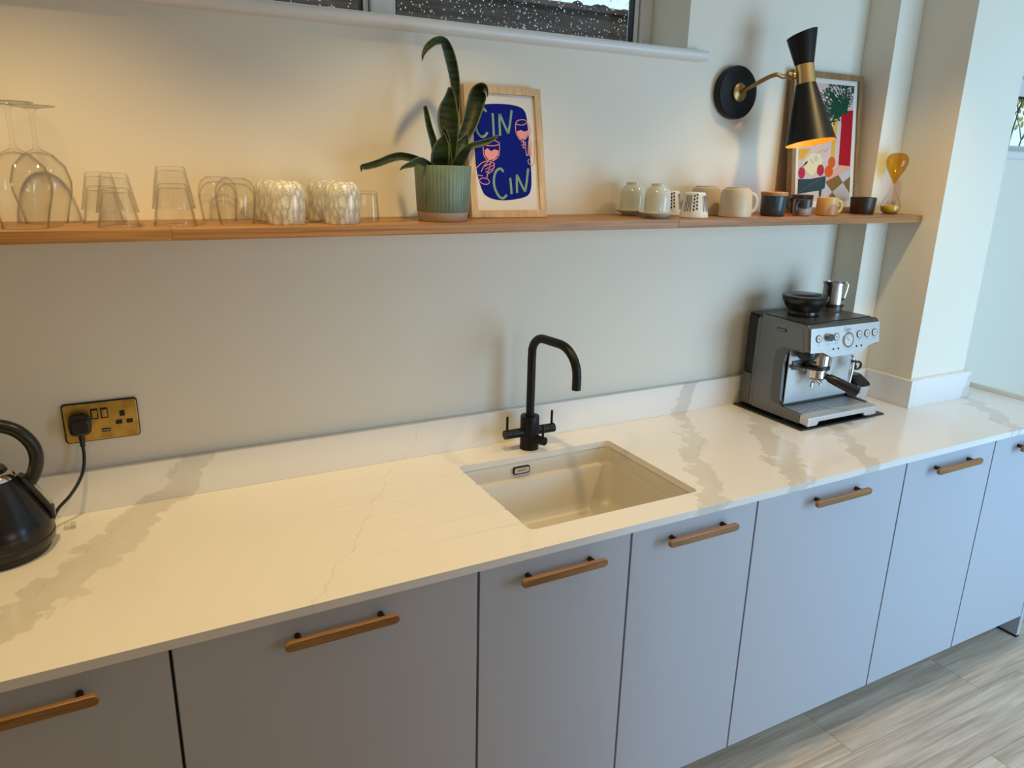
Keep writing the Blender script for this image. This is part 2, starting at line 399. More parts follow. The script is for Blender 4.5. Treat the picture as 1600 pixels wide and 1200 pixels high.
# window above the shelf
bm = B(); FY = WY
box(bm, OX0, OX1, FY, FY + .07, 2.0385, 2.0545)
box(bm, OX0, OX1, FY, FY + .07, 2.345, 2.40)
box(bm, OX0, OX0 + .05, FY, FY + .07, 2.0545, 2.345)
box(bm, 1.512, OX1, FY, FY + .07, 2.0545, 2.345)
box(bm, .652, .706, FY - .004, FY + .07, 2.0545, 2.345)
win = struct('window_1', bm, TRIMW, bevel=.003)
WLOC[win] = Vector((0, 0, 0))
for (a, b_) in ((OX0 + .05, .652), (.706, 1.512)):
    bm = B()
    for (p, q, r, s) in ((a + .004, b_ - .004, 2.0545, 2.061), (a + .004, b_ - .004, 2.33, 2.345), (a + .004, a + .016, 2.061, 2.33), (b_ - .016, b_ - .004, 2.061, 2.33)):
        box(bm, p, q, FY + .012, FY + .05, r, s)
    obj('casement', bm, TRIMW, win)
    bm = B()
    for (p, q) in ((a + .016, a + .021), (b_ - .021, b_ - .016)): box(bm, p, q, FY + .018, FY + .04, 2.061, 2.33)
    obj('seal', bm, GASKET, win)
    obj('pane', bx(a + .021, b_ - .021, FY + .026, FY + .032, 2.061, 2.33), PANE, win)
    bm = B()
    for i in range(900):
        x = random.uniform(a + .03, b_ - .03); z = 2.065 + .26 * random.random() ** 1.3; r = random.uniform(.0008, .0026)
        bmesh.ops.create_icosphere(bm, subdivisions=1, radius=1, matrix=Matrix.Translation((x, FY + .0325, z)) @ Matrix.Diagonal((r, r * .5, r * random.uniform(1, 1.7), 1)))
    tag(obj('raindrops', bm, WATER, win, smooth=True, autosm=180), kind='stuff')
bm = B()
prof = [(FY, 2.0085), (-.030, 2.0085)] + [(-.030 - .0145 * math.sin(a), 2.0235 - .0145 * math.cos(a)) for a in [PI * k / 8 for k in range(1, 8)]] + [(-.030, 2.038), (FY, 2.038)]
prism(bm, prof, lambda a, b_: (OX0 - .06, a, b_), lambda a, b_: (OX1 + .052, a, b_))
# nose only runs past the opening in front of the wall
for v in bm.verts:
    if v.co.y > .01: v.co.x = max(OX0, min(OX1, v.co.x))
obj('window_sill', bm, TRIMW, win, smooth=True)

# window beyond the nib
bm = B()
box(bm, QX0, QX1, .06, .12, QZ0 + .012, QZ0 + .034); box(bm, QX0, QX1, .06, .12, 2.02, QZ1)
box(bm, QX0, QX0 + .05, .06, .12, QZ0 + .034, 2.02); box(bm, QX1 - .05, QX1, .06, .12, QZ0 + .034, 2.02); box(bm, 3.72, 3.77, .06, .12, QZ0 + .034, 2.02)
w2 = struct('window_2', bm, TRIMW, bevel=.003)
for a, b_ in ((QX0 + .05, 3.72), (3.77, QX1 - .05)):
    obj('pane', bx(a, b_, .085, .091, QZ0 + .034, 2.02), PANE, w2)
    obj('seal', bx(a, b_, .072, .084, 2.012, 2.02), GASKET, w2)
bm = B(); prism(bm, [(.06, 1.768), (-.018, 1.768), (-.026, 1.775), (-.026, 1.797), (-.018, 1.8035), (.06, 1.8035)], lambda a, b_: (QX0 - .04, a, b_), lambda a, b_: (QX1 + .04, a, b_))
for v in bm.verts:
    if v.co.y > .01: v.co.x = max(QX0 + .0, min(QX1, v.co.x))
obj('window_sill', bm, TRIMW, w2)

# outside
struct('ground', bx(-6, 14, .3, 12, -.3, -.1), MOSS)
f = thing('timber_fence', (1, .86, -.1), 'dark weathered timber fence with mossy top seen through the wet window', 'fence')
for k in range(19):
    z1 = 2.285 - k * .125
    dx = random.uniform(-.02, .02)
    obj('fence_board', bx(-2.5 + dx, 4.6 + dx, .86 + random.uniform(0, .006), .885, max(z1 - .118, -.1), z1), FENCEW, f, bevel=.004)
for x in (-1.6, .4, 2.4, 4.4): obj('fence_post', bx(x - .05, x + .05, .892, .99, -.1, 2.28), FENCEW, f)
obj('coping', bx(-2.55, 4.65, .84, .93, 2.285, 2.306), FENCEW, f, bevel=.004)
bm = B()
for i in range(150):
    r = random.uniform(.005, .017)
    bmesh.ops.create_icosphere(bm, subdivisions=1, radius=1, matrix=Matrix.Translation((random.uniform(-.5, 4.6), random.uniform(.845, .92), 2.306)) @ Matrix.Diagonal((r * 1.8, r, r * random.uniform(.5, 1), 1)))
tag(obj('moss', bm, MOSS, f, smooth=True, autosm=180), kind='stuff')
sh = thing('garden_shrub', (6.9, 2.1, -.1), 'bare branched garden shrub with yellow leaves outside the far right window', 'shrub')
bm = B(); tips = []
def branch(p, d, l, r, n):
    q = p + d * l; tube(bm, [p, (p + q) / 2 + Vector((random.uniform(-.03, .03), 0, random.uniform(-.03, .03))), q], [r, r * .85, r * .6], 5)
    if n == 0: tips.append(q); return
    for i in range(3):
        dd = (d + Vector((random.uniform(-.9, .9), random.uniform(-.5, .5), random.uniform(-.2, .7)))).normalized()
        branch(q, dd, l * .62, r * .55, n - 1)
for s in (-.35, 0, .4): branch(Vector((6.9 + s, 2.1, -.1)), Vector((s * .4, 0, 1)).normalized(), 1.15, .03, 3)
obj('branches', bm, P('bark', (.06, .045, .03), .9), sh)
bm = B()
for q in tips:
    for i in range(4):
        c = q + Vector((random.uniform(-.1, .1), random.uniform(-.1, .1), random.uniform(-.1, .1)))
        bmesh.ops.create_icosphere(bm, subdivisions=1, radius=1, matrix=Matrix.Translation(c) @ Matrix.Rotation(random.uniform(0, 3), 4, 'Y') @ Matrix.Diagonal((.035, .012, .02, 1)))
tag(obj('leaves', bm, P('yellow_leaf', (.55, .5, .1), .7), sh), kind='stuff')

# ------------------------------------------------------------------ worktop, upstands, sink
SX0, SX1, SY0, SY1 = .760, 1.258, -.540, -.134
WX1 = 2.92
wt = thing('worktop', (1.0, -.31, H - WT), 'long white veined quartz worktop with drainer grooves, cut-out for the sink and low upstands', 'worktop')
def curve_slab(outer, holes, z0, z1):
    cu = bpy.data.curves.new('c', 'CURVE'); cu.dimensions = '2D'; cu.fill_mode = 'BOTH'; cu.extrude = (z1 - z0) / 2
    for pts in [outer] + holes:
        s = cu.splines.new('POLY'); s.points.add(len(pts) - 1); s.use_cyclic_u = True
        for i, p in enumerate(pts): s.points[i].co = (p[0], p[1], 0, 1)
    o = bpy.data.objects.new('c', cu); COL.objects.link(o); dg = bpy.context.evaluated_depsgraph_get(); dg.update()
    me = bpy.data.meshes.new_from_object(o.evaluated_get(dg)); bm = B(); bm.from_mesh(me)
    bpy.data.objects.remove(o); bpy.data.curves.remove(cu); bpy.data.meshes.remove(me)
    bmesh.ops.remove_doubles(bm, verts=bm.verts, dist=1e-5)
    bmesh.ops.translate(bm, verts=bm.verts, vec=(0, 0, (z0 + z1) / 2)); return bm
def boolean_cut(bm, cutters):
    """difference with every cutter bmesh, evaluated once"""
    me = bpy.data.meshes.new('slab'); bmesh.ops.recalc_face_normals(bm, faces=bm.faces); bm.to_mesh(me); bm.free()
    o = bpy.data.objects.new('slab', me); COL.objects.link(o); cs = []
    for c in cutters:
        m2 = bpy.data.meshes.new('cut'); bmesh.ops.recalc_face_normals(c, faces=c.faces); c.to_mesh(m2); c.free()
        co = bpy.data.objects.new('cut', m2); COL.objects.link(co); cs.append(co)
        md = o.modifiers.new('b', 'BOOLEAN'); md.object = co; md.operation = 'DIFFERENCE'; md.solver = 'EXACT'
    dg = bpy.context.evaluated_depsgraph_get(); dg.update()
    m3 = bpy.data.meshes.new_from_object(o.evaluated_get(dg)); out = B(); out.from_mesh(m3)
    for x in cs + [o]: bpy.data.objects.remove(x)
    return out
slab = curve_slab([(XL + .002, -.0005), (XL + .002, -DEP), (WX1, -DEP), (WX1, -.0005)], [rrect(SX0, SX1, SY0, SY1, .016)], H - WT, H)
cut = []
for i, (gy, gx) in enumerate(((-.175, .398), (-.254, .395), (-.338, .393), (-.419, .391), (-.500, .389))):
    c = B(); pr = [(gy + .0060 * math.cos(a), H + .0035 + .0080 * math.sin(a)) for a in [2 * PI * k / 12 for k in range(12)]]
    prism(c, pr, lambda a, b_: (gx, a, b_ + .0018), lambda a, b_: (SX0 + .02, a, b_ - .001))
    cut.append(c)
slab = boolean_cut(slab, cut)
obj('slab', slab, QZ, wt, bevel=.0012, bseg=2)
UH, UT = .0992, .0209
obj('upstand', bx(XL + .002, BXX - .001, -UT, -.0007, H, H + UH), QZ, wt, bevel=.0012)
obj('upstand', bx(BXX - .0008, PX0 - UT - .001, BXY - UT, BXY - .0007, H, H + UH), QZ, wt, bevel=.0012)
obj('upstand', bx(PX0 - UT, PX0 - .0007, PY - UT, BXY - .0007, H, H + UH), QZ, wt, bevel=.0012)
obj('upstand', bx(PX0 - .0004, PX1 + UT, PY - UT, PY - .0007, H, H + UH), QZ, wt, bevel=.0012)
obj('upstand', bx(PX1 + .0007, PX1 + UT, PY + .0002, -.0007, H, H + UH), QZ, wt, bevel=.0012)

sk = thing('sink', (1.01, -.337, .68), 'white undermounted single bowl sink set in the worktop', 'sink')
def loft(rings, caps=True):
    bm = B(); R_ = [[bm.verts.new(p) for p in r] for r in rings]; n = len(R_[0])
    for A, C in zip(R_[:-1], R_[1:]):
        for i in range(n): bm.faces.new((A[i], A[(i + 1) % n], C[(i + 1) % n], C[i]))
    if caps: bm.faces.new(R_[0]); bm.faces.new(R_[-1])
    return bm
def rr(inset, r, z, oy=0): return [(a, b_, z) for a, b_ in rrect(SX0 + inset, SX1 - inset, SY0 + inset, SY1 - inset - oy, r, 6)]
zt = H - WT - .0003
rings = [rr(.06, .03, .694), rr(-.0, .05, .700), rr(-.010, .04, .72), rr(-.022, .03, zt - .012), rr(-.022, .03, zt), rr(-.003, .022, zt), rr(-.001, .022, zt - .004),
         rr(.000, .024, .8455), rr(.0005, .024, .8435), rr(.0010, .024, .8425, .016), rr(.0014, .024, .8405, .0175), rr(.008, .030, .74, .020), rr(.016, .04, .719, .022), rr(.04, .04, .7095, .022), rr(.14, .03, .7065)]
obj('basin', loft(rings), SINKM, sk, smooth=True, autosm=50)
op = obj('overflow_cover', loft([[(a, SY1 - .0005, b_) for a, b_ in rrect(.931, .985, .856, .879, .006)], [(a, SY1 - .006, b_) for a, b_ in rrect(.931, .985, .856, .879, .006)]]), BLACKM, sk, bevel=.001)
obj('face_plate', loft([[(a, SY1 - .006, b_) for a, b_ in rrect(.9345, .9815, .8595, .8755, .004)], [(a, SY1 - .0068, b_) for a, b_ in rrect(.9345, .9815, .8595, .8755, .004)]]), STEELH, op)
obj('lettering', text_bm('BLANCO', .0065, Matrix.Translation((.958, SY1 - .0069, .8675)) @ Matrix.Rotation(PI / 2, 4, 'X')), INK, op)
bm = B(); lathe(bm, [(0, 0), (.045, 0), (.045, .003), (.038, .004), (.034, .001), (0, .001)], (1.01, -.337, .7066), 32); obj('drain', bm, CHROME, sk, smooth=True)

# ------------------------------------------------------------------ base cabinets
GX = [-1.05, -.45, 0.0, .6, 1.0008, 1.4074, 2.0138, 2.4649, 2.90]
YD = -DEP + .0187; ZB = .0964; ZT = H - WT - .0015
def carcass(bm, a, b_):
    box(bm, a + .001, a + .017, -.584, -.004, ZB, ZT - .001); box(bm, b_ - .017, b_ - .001, -.584, -.004, ZB, ZT - .001)
    box(bm, a + .017, b_ - .017, -.584, -.004, ZB, ZB + .016); box(bm, a + .017, b_ - .017, -.012, -.004, ZB + .016, ZT - .001)
    box(bm, a + .017, b_ - .017, -.05, -.034, ZB + .3, ZT - .12)
def door(par, a, b_):
    dr = obj('door', bx(a + .003, b_ - .003, YD, YD + .0185, ZB, ZT), DOORP, par, bevel=.0008)
    cx = (a + b_) / 2 if b_ - a > .42 or a > 0 else (a + b_) / 2
    hz = .8405; L2, hh = .1115, .0098
    st = [(cx + s * (L2 - hh) + hh * math.cos(t), hz + hh * math.sin(t)) for s, t0 in ((1, -PI / 2), (-1, PI / 2)) for t in [t0 + PI * k / 8 for k in range(9)]]
    bm = B(); prism(bm, st, lambda p, q: (p, YD - .0235, q), lambda p, q: (p, YD - .0345, q)); obj('handle_bar', bm, HANDW, dr, bevel=.002)
    for s in (-1, 1):
        bm = B(); cyl(bm, (cx + s * .082, YD - .0005, hz), (cx + s * .082, YD - .024, hz), .0062, seg=14); obj('handle_post', bm, POSTB, dr, smooth=True)
labels = ['base cabinet out of view at the left wall', 'greige base cabinet at the far left, its handle cut by the frame',
          'wide greige base cabinet directly left of the sink cabinet, below the drainer grooves', 'double door greige base cabinet under the sink',
          None, 'wide greige base cabinet directly right of the sink cabinet, below bare worktop', 'narrow greige base cabinet second from the right end of the run',
          'greige base cabinet at the right end of the run, cut by the frame']
i = 0
while i < 8:
    a, b_ = GX[i], GX[i + 1]
    if i == 3: b_ = GX[5]
    t = thing('base_cabinet', ((a + b_) / 2, -.3, ZB), labels[i], 'cabinet', 'base cabinets under the worktop')
    bm = B(); carcass(bm, a, b_); obj('carcass', bm, CARC, t)
    if i == 3: door(t, GX[3], GX[4]); door(t, GX[4], GX[5]); i += 1
    else: door(t, a, b_)
    i += 1
tag(obj('plinth', bx(XL + .002, 2.898, -.500, -.484, .0005, ZB - .001), PLIN, origin=(.9, -.49, 0)), 'dark recessed plinth board under the base cabinets', 'plinth')
ep = thing('end_panel', (2.91, -.31, 0), 'greige end panel closing the right end of the cabinet run', 'panel')
obj('panel', bx(2.9005, 2.9195, YD, -.001, .010, ZT), DOORP, ep); obj('seal_strip', bx(2.9005, 2.9195, YD, -.001, .0005, .010), GASKET, ep)
tag(obj('edge_trim', bx(2.905, 2.9195, -DEP + .004, -.001, H + .0003, H + .017), TRIMW, origin=(2.91, -.3, H), bevel=.001), 'low pale trim strip along the right end of the worktop', 'trim')

# ------------------------------------------------------------------ shelf
s = thing('wall_shelf', (.9, -SD / 2, SZ - ST), 'long oak floating shelf on the wall above the worktop', 'shelf')
for a, b_ in ((XL + .002, .0985), (.099, 1.3745), (1.375, PX0 - .001)):
    if b_ < BXX: obj('shelf_board', bx(a, b_, -SD, -.0007, SZ - ST, SZ), SHELFW, s, bevel=.0008)
    else:
        bm = B(); prism(bm, [(a, -SD), (b_, -SD), (b_, BXY - .001), (BXX - .001, BXY - .001), (BXX - .001, -.0007), (a, -.0007)], lambda p, q: (p, q, SZ - ST), lambda p, q: (p, q, SZ)); obj('shelf_board', bm, SHELFW, s, bevel=.0008)

# ------------------------------------------------------------------ glassware
def single(name, prof, c, m, label, cat, group, closed=True, seg=40, mod=None):
    bm = B(); lathe(bm, prof, c, seg, closed, mod=mod); return tag(obj(name, bm, m, origin=c, smooth=True, autosm=35), label, cat, group)
Z0 = SZ + .0004
wine = [(.036, 0), (.0375, .0), (.044, .03), (.0525, .062), (.054, .082), (.046, .112), (.026, .134), (.008, .143), (.0042, .152), (.0038, .19), (.0045, .212), (.012, .2195), (.042, .2235), (.0425, .2245), (.041, .2255), (0, .2260)]
wine_in = [(0, .1385), (.012, .1365), (.026, .131), (.045, .110), (.0528, .082), (.0513, .062), (.043, .03), (.0362, .0008)]
def wineglass(c, label):
    # stands upside down on its rim
    single('wine_glass', wine + wine_in, c, CLEAR, label, 'glass', 'upturned wine glasses on the shelf', closed=True)
wineglass((-.148, -.165, Z0), 'upturned balloon wine glass nearest the shelf front at the far left')
wineglass((-.118, -.055, Z0), 'upturned balloon wine glass against the wall, behind the frontmost wine glass')
wineglass((-.262, -.10, Z0), 'upturned balloon wine glass cut off by the left picture edge')
def tumbler(c, rr_, rb, h, label, group, name='tumbler', th=.0022, facets=0, base=.008, m=CLEAR, bulge=0):
    out = [(rr_, 0), (rr_ + .0003, .001)]
    for k in range(1, 7):
        t = k / 6.; out.append((rr_ + (rb - rr_) * t + bulge * math.sin(PI * t), .001 + (h - .005) * t))
    out += [(rb - .003, h), (0, h)]
    inn = [(0, h - base)]
    for k in range(6, 0, -1):
        t = k / 6.; inn.append((max(rr_ + (rb - rr_) * t * .97 + bulge * math.sin(PI * t) - th, .004), (h - base) * t - (.001 if k == 6 else 0)))
    inn.append((rr_ - th * .7, .0005))
    mod = (lambda a, z: 1 + .022 * abs(math.cos(a * facets / 2)) * min(1, max(0, (z - .018) / .01))) if facets else None
    return single(name, out + inn, c, m, label, 'glass', group, seg=facets * 6 if facets else 40, mod=mod)
g = 'clear tumblers on the shelf'
tumbler((.010, -.172, Z0), .0385, .025, .074, 'lower clear tumbler of the front nested pair beside the wine glasses', g)
tumbler((.010, -.172, Z0 + .028), .0385, .025, .074, 'upper clear tumbler of the front nested pair beside the wine glasses', g)
tumbler((-.016, -.075, Z0), .0385, .025, .074, 'lower clear tumbler of the rear nested pair, against the wall beside the wine glasses', g)
tumbler((-.016, -.075, Z0 + .028), .0385, .025, .074, 'upper clear tumbler of the rear nested pair, against the wall beside the wine glasses', g)
tumbler((.113, -.165, Z0), .041, .027, .083, 'lower faceted clear glass of the tall nested stack', 'faceted glasses on the shelf', facets=12)
tumbler((.113, -.165, Z0 + .034), .041, .027, .083, 'upper faceted clear glass of the tall nested stack', 'faceted glasses on the shelf', facets=12)
rnd = [(.0345, 0), (.0355, .001), (.039, .03), (.041, .055), (.039, .075), (.032, .088), (.022, .0945), (0, .0955)]
rin = [(0, .085), (.020, .083), (.031, .076), (.0375, .062), (.0388, .05), (.0368, .03), (.0337, .0008)]
single('stemless_glass', rnd + rin, (.236, -.15, Z0), CLEAR, 'rounded clear stemless glass nearest the shelf front, left of the mottled tumblers', 'glass', 'stemless glasses on the shelf')
single('stemless_glass', rnd + rin, (.213, -.055, Z0), CLEAR, 'rounded clear stemless glass behind its twin, against the wall', 'glass', 'stemless glasses on the shelf')
mo = [(.0395, 0), (.0402, .001), (.041, .04), (.0408, .07), (.037, .082), (.028, .0895), (0, .0905)]
mi_ = [(0, .087), (.026, .086), (.0345, .079), (.038, .068), (.038, .04), (.0372, .0008)]
g = 'white mottled tumblers on the shelf'
single('mottled_tumbler', mo + mi_, (.336, -.165, Z0), MOTT, 'white mottled tumbler at the front of the left mottled pair', 'glass', g)
single('mottled_tumbler', mo + mi_, (.330, -.062, Z0), MOTT, 'white mottled tumbler at the back of the left mottled pair', 'glass', g)
single('mottled_tumbler', mo + mi_, (.456, -.175, Z0), MOTT, 'white mottled tumbler at the front of the right mottled pair', 'glass', g)
single('mottled_tumbler', mo + mi_, (.449, -.058, Z0), MOTT, 'white mottled tumbler at the back of the right mottled pair', 'glass', g)
tumbler((.537, -.115, Z0), .0255, .0215, .068, 'small straight clear tumbler between the mottled tumblers and the potted plant', 'clear tumblers on the shelf', base=.006)

# ------------------------------------------------------------------ potted snake plant
pc = (.713, -.148, Z0)
pl = thing('potted_plant', pc, 'snake plant with twisted dark leaves in a ribbed sage green pot', 'plant')
bm = B(); NR = 44
def ribs(a, z): return 1 + (.017 * (abs(math.cos(a * NR / 2)) ** .6 - .6) if z > .0225 else 0)
lathe(bm, [(.0618, .0222), (.0628, .024), (.0655, .08), (.0680, .128), (.0672, .1295), (.0640, .1295), (.0625, .12), (.0605, .07)], pc, NR * 6, mod=ribs)
obj('pot_glazed', bm, POTG, pl, smooth=True, autosm=60)
bm = B(); lathe(bm, [(0, 0), (.057, 0), (.059, .002), (.0618, .0221), (.055, .0221), (0, .0221)], pc, 48); obj('pot_base', bm, POTB, pl, smooth=True)
bm = B(); lathe(bm, [(0, .112), (.03, .113), (.0612, .110), (.0600, .07), (0, .07)], pc, 40); obj('soil', bm, SOIL, pl, smooth=True)
LEAVES={
'tall': [(0.735, -0.14, 1.679, 0.006), (0.755, -0.13, 1.764, 0.0105), (0.76, -0.12, 1.829, 0.0164), (0.762, -0.11, 1.889, 0.0225), (0.748, -0.115, 1.942, 0.0257), (0.728, -0.125, 1.975, 0.0204), (0.701, -0.14, 1.974, 0.0177), (0.676, -0.15, 1.958, 0.0144), (0.663, -0.155, 1.94, 0.0064), (0.661, -0.155, 1.927, 0.0008)],
'dark': [(0.730, -0.15, 1.679, 0.0169), (0.732, -0.15, 1.747, 0.0335), (0.73, -0.145, 1.795, 0.05), (0.731, -0.14, 1.826, 0.0465), (0.735, -0.14, 1.854, 0.0265), (0.735, -0.14, 1.877, 0.0074)],
'right': [(0.740, -0.13, 1.679, 0.0171), (0.775, -0.12, 1.757, 0.0283), (0.8, -0.11, 1.799, 0.0379), (0.82, -0.1, 1.845, 0.0432), (0.827, -0.105, 1.873, 0.0395), (0.832, -0.12, 1.884, 0.0213), (0.839, -0.125, 1.876, 0.0068), (0.841, -0.125, 1.862, 0.0009)],
'stub': [(0.7, -0.15, 1.679, 0.0167), (0.692, -0.15, 1.742, 0.0166), (0.679, -0.15, 1.785, 0.014), (0.671, -0.15, 1.819, 0.0106), (0.668, -0.15, 1.832, 0.0073)],
'front': [(0.694, -0.175, 1.679, 0.0394), (0.689, -0.19, 1.722, 0.0424), (0.694, -0.19, 1.746, 0.0342), (0.698, -0.188, 1.761, 0.0163), (0.7, -0.186, 1.773, 0.0012)],
'mid': [(0.717, -0.165, 1.679, 0.025), (0.714, -0.165, 1.739, 0.0232), (0.711, -0.165, 1.77, 0.0165), (0.708, -0.165, 1.787, 0.0016)],
'broad': [(0.730, -0.16, 1.679, 0.0294), (0.75, -0.15, 1.728, 0.038), (0.769, -0.14, 1.752, 0.0297), (0.783, -0.135, 1.773, 0.006)],
'rlow': [(0.728, -0.17, 1.679, 0.0291), (0.746, -0.185, 1.72, 0.0249), (0.762, -0.195, 1.744, 0.0149), (0.792, -0.2, 1.753, 0.0141), (0.817, -0.205, 1.763, 0.01), (0.833, -0.205, 1.774, 0.0013)],
'llong': [(0.700, -0.14, 1.682, 0.0169), (0.667, -0.12, 1.709, 0.0168), (0.63, -0.115, 1.719, 0.0175), (0.603, -0.115, 1.717, 0.0182), (0.561, -0.125, 1.703, 0.0163), (0.527, -0.14, 1.695, 0.0137), (0.515, -0.145, 1.694, 0.008), (0.514, -0.145, 1.683, 0.0008)],
'lshort': [(0.690, -0.175, 1.685, 0.0163), (0.641, -0.195, 1.709, 0.0177), (0.613, -0.21, 1.703, 0.0143), (0.59, -0.215, 1.696, 0.0071), (0.579, -0.22, 1.689, 0.0008)],
}
face = Vector((-.40, -.90, .12)).normalized()
for k, pts in LEAVES.items():
    c = catmull([p[:3] for p in pts], 5); wd = catmull([(p[3], 0, 0) for p in pts], 5)
    bm = B(); rows = []
    n = len(c)
    for i in range(n):
        t = (c[min(i + 1, n - 1)] - c[max(i - 1, 0)]).normalized()
        sd = t.cross(face).normalized(); nm = sd.cross(t).normalized()
        if k in ('llong', 'lshort', 'rlow'): pass
        w_ = max(wd[i].x, .0006) / 2
        rows.append([bm.verts.new(c[i] + sd * w_ * a - nm * w_ * .35 * (1 - a * a)) for a in (-1, -.86, -.45, 0, .45, .86, 1)])
    for A, C in zip(rows[:-1], rows[1:]):
        for j in range(6):
            fc = bm.faces.new((A[j], A[j + 1], C[j + 1], C[j])); fc.material_index = 1 if j in (0, 5) else 0
    obj('leaf', bm, [LEAFG, LEAFE], pl, smooth=True, solid=.0016, autosm=80)

# ------------------------------------------------------------------ framed prints
def lean(x0, y0, yt, h):
    th = math.atan2(yt - y0, h)
    u = Vector((1, 0, 0)); v = Vector((0, math.sin(th), math.cos(th))); n = Vector((0, -math.cos(th), math.sin(th)))
    o = Vector((x0, y0, Z0))
    return lambda a, b_, d=0: o + u * a + v * b_ + n * d
def plate(bm, F, poly, d0, d1, mi=0):
    return prism(bm, poly, lambda a, b_: F(a, b_, d0), lambda a, b_: F(a, b_, d1), mi)
def sheet(bm, F, poly, d, mi=0):
    f_ = bm.faces.new([bm.verts.new(F(a, b_, d)) for a, b_ in poly]); f_.material_index = mi
def stroke(bm, F, pts, wdt, d, mi=0, smooth=True):
    P2 = [Vector((p[0], p[1], 0)) for p in pts]
    if smooth and len(P2) > 2: P2 = catmull(P2, 4)
    L_, R_ = [], []; n = len(P2)
    for i in range(n):
        t = (P2[min(i + 1, n - 1)] - P2[max(i - 1, 0)]).normalized(); s_ = Vector((-t.y, t.x, 0)) * wdt / 2
        L_.append(P2[i] + s_); R_.append(P2[i] - s_)
    vl = [bm.verts.new(F(p.x, p.y, d)) for p in L_]; vr = [bm.verts.new(F(p.x, p.y, d)) for p in R_]
    for i in range(n - 1):
        f_ = bm.faces.new((vl[i], vl[i + 1], vr[i + 1], vr[i])); f_.material_index = mi
def frame(t, F, W, Hh, bw, m, depth=.016, proud=.004):
    for k, poly in enumerate(([(0, 0), (W, 0), (W - bw, bw), (bw, bw)], [(0, Hh), (bw, Hh - bw), (W - bw, Hh - bw), (W, Hh)], [(0, 0), (bw, bw), (bw, Hh - bw), (0, Hh)], [(W, 0), (W, Hh), (W - bw, Hh - bw), (W - bw, bw)])):
        bm = B(); plate(bm, F, poly, -depth + .0, proud); obj('frame_bar', bm, m, t)
    bm = B(); plate(bm, F, [(bw * .6, bw * .6), (W - bw * .6, bw * .6), (W - bw * .6, Hh - bw * .6), (bw * .6, Hh - bw * .6)], -.012, -.004); obj('backing_board', bm, SHBRN, t)
    bm = B(); sheet(bm, F, [(bw * .7, bw * .7), (W - bw * .7, bw * .7), (W - bw * .7, Hh - bw * .7), (bw * .7, Hh - bw * .7)], -.0030); return obj('print', bm, PAPER, t)
CW, CH = .2235, .332
F1 = lean(.820, -.085, -.024, CH)
t = thing('framed_print', (.932, -.075, Z0), 'light oak framed CIN CIN drinks print leaning on the wall behind the plant', 'picture', 'framed prints on the shelf')
pr = frame(t, F1, CW, CH, .019, FRAMEO)
blob = catmull([(a, b_, 0) for a, b_ in [(0.0215, 0.1965), (0.0237, 0.2359), (0.0283, 0.2665), (0.0501, 0.2838), (0.0985, 0.2894), (0.1449, 0.288), (0.1731, 0.2783), (0.1817, 0.2517), (0.1836, 0.2065), (0.1848, 0.1519), (0.1845, 0.0969), (0.1784, 0.0669), (0.1612, 0.0531), (0.1156, 0.0454), (0.074, 0.0464), (0.0443, 0.0576), (0.0333, 0.0777), (0.0258, 0.1087), (0.0215, 0.1483), (0.0215, 0.1965)]], 3)[:-1]
bm = B(); sheet(bm, F1, [(p.x, p.y) for p in blob], -.0027); tag(obj('printed_shape', bm, INKB, pr), 'navy blue rounded shape')
LT = ([(0.0623, 0.2674), (0.0543, 0.2748), (0.0416, 0.2716), (0.0327, 0.2537), (0.0307, 0.2362), (0.0331, 0.2166), (0.0437, 0.2052), (0.0539, 0.2073), (0.0622, 0.2164)],
            [(0.0803, 0.2647), (0.0802, 0.2383), (0.0798, 0.2082)], [(0.0983, 0.2093), (0.0986, 0.2391), (0.1006, 0.2644)], [(0.1006, 0.2644), (0.111, 0.2396), (0.1226, 0.2156)], [(0.1226, 0.2156), (0.1292, 0.2404), (0.1366, 0.2751)],
            [(0.1014, 0.1177), (0.0932, 0.1257), (0.0799, 0.1192), (0.0722, 0.1003), (0.0724, 0.0779), (0.0826, 0.0563), (0.095, 0.05), (0.1072, 0.059)],
            [(0.12, 0.1026), (0.1211, 0.0827), (0.121, 0.0609)], [(0.1381, 0.0636), (0.1388, 0.0873), (0.1407, 0.111)], [(0.1407, 0.111), (0.1516, 0.0874), (0.1623, 0.0669)], [(0.1623, 0.0669), (0.169, 0.0922), (0.176, 0.1275)])
for nm, part in (('upper', LT[:5]), ('lower', LT[5:])):
    bm = B()
    for pts in part: stroke(bm, F1, pts, .0064, -.0022)
    tag(obj('lettering', bm, INKG, pr), 'sage green hand-drawn word CIN, ' + nm + ' of the two')
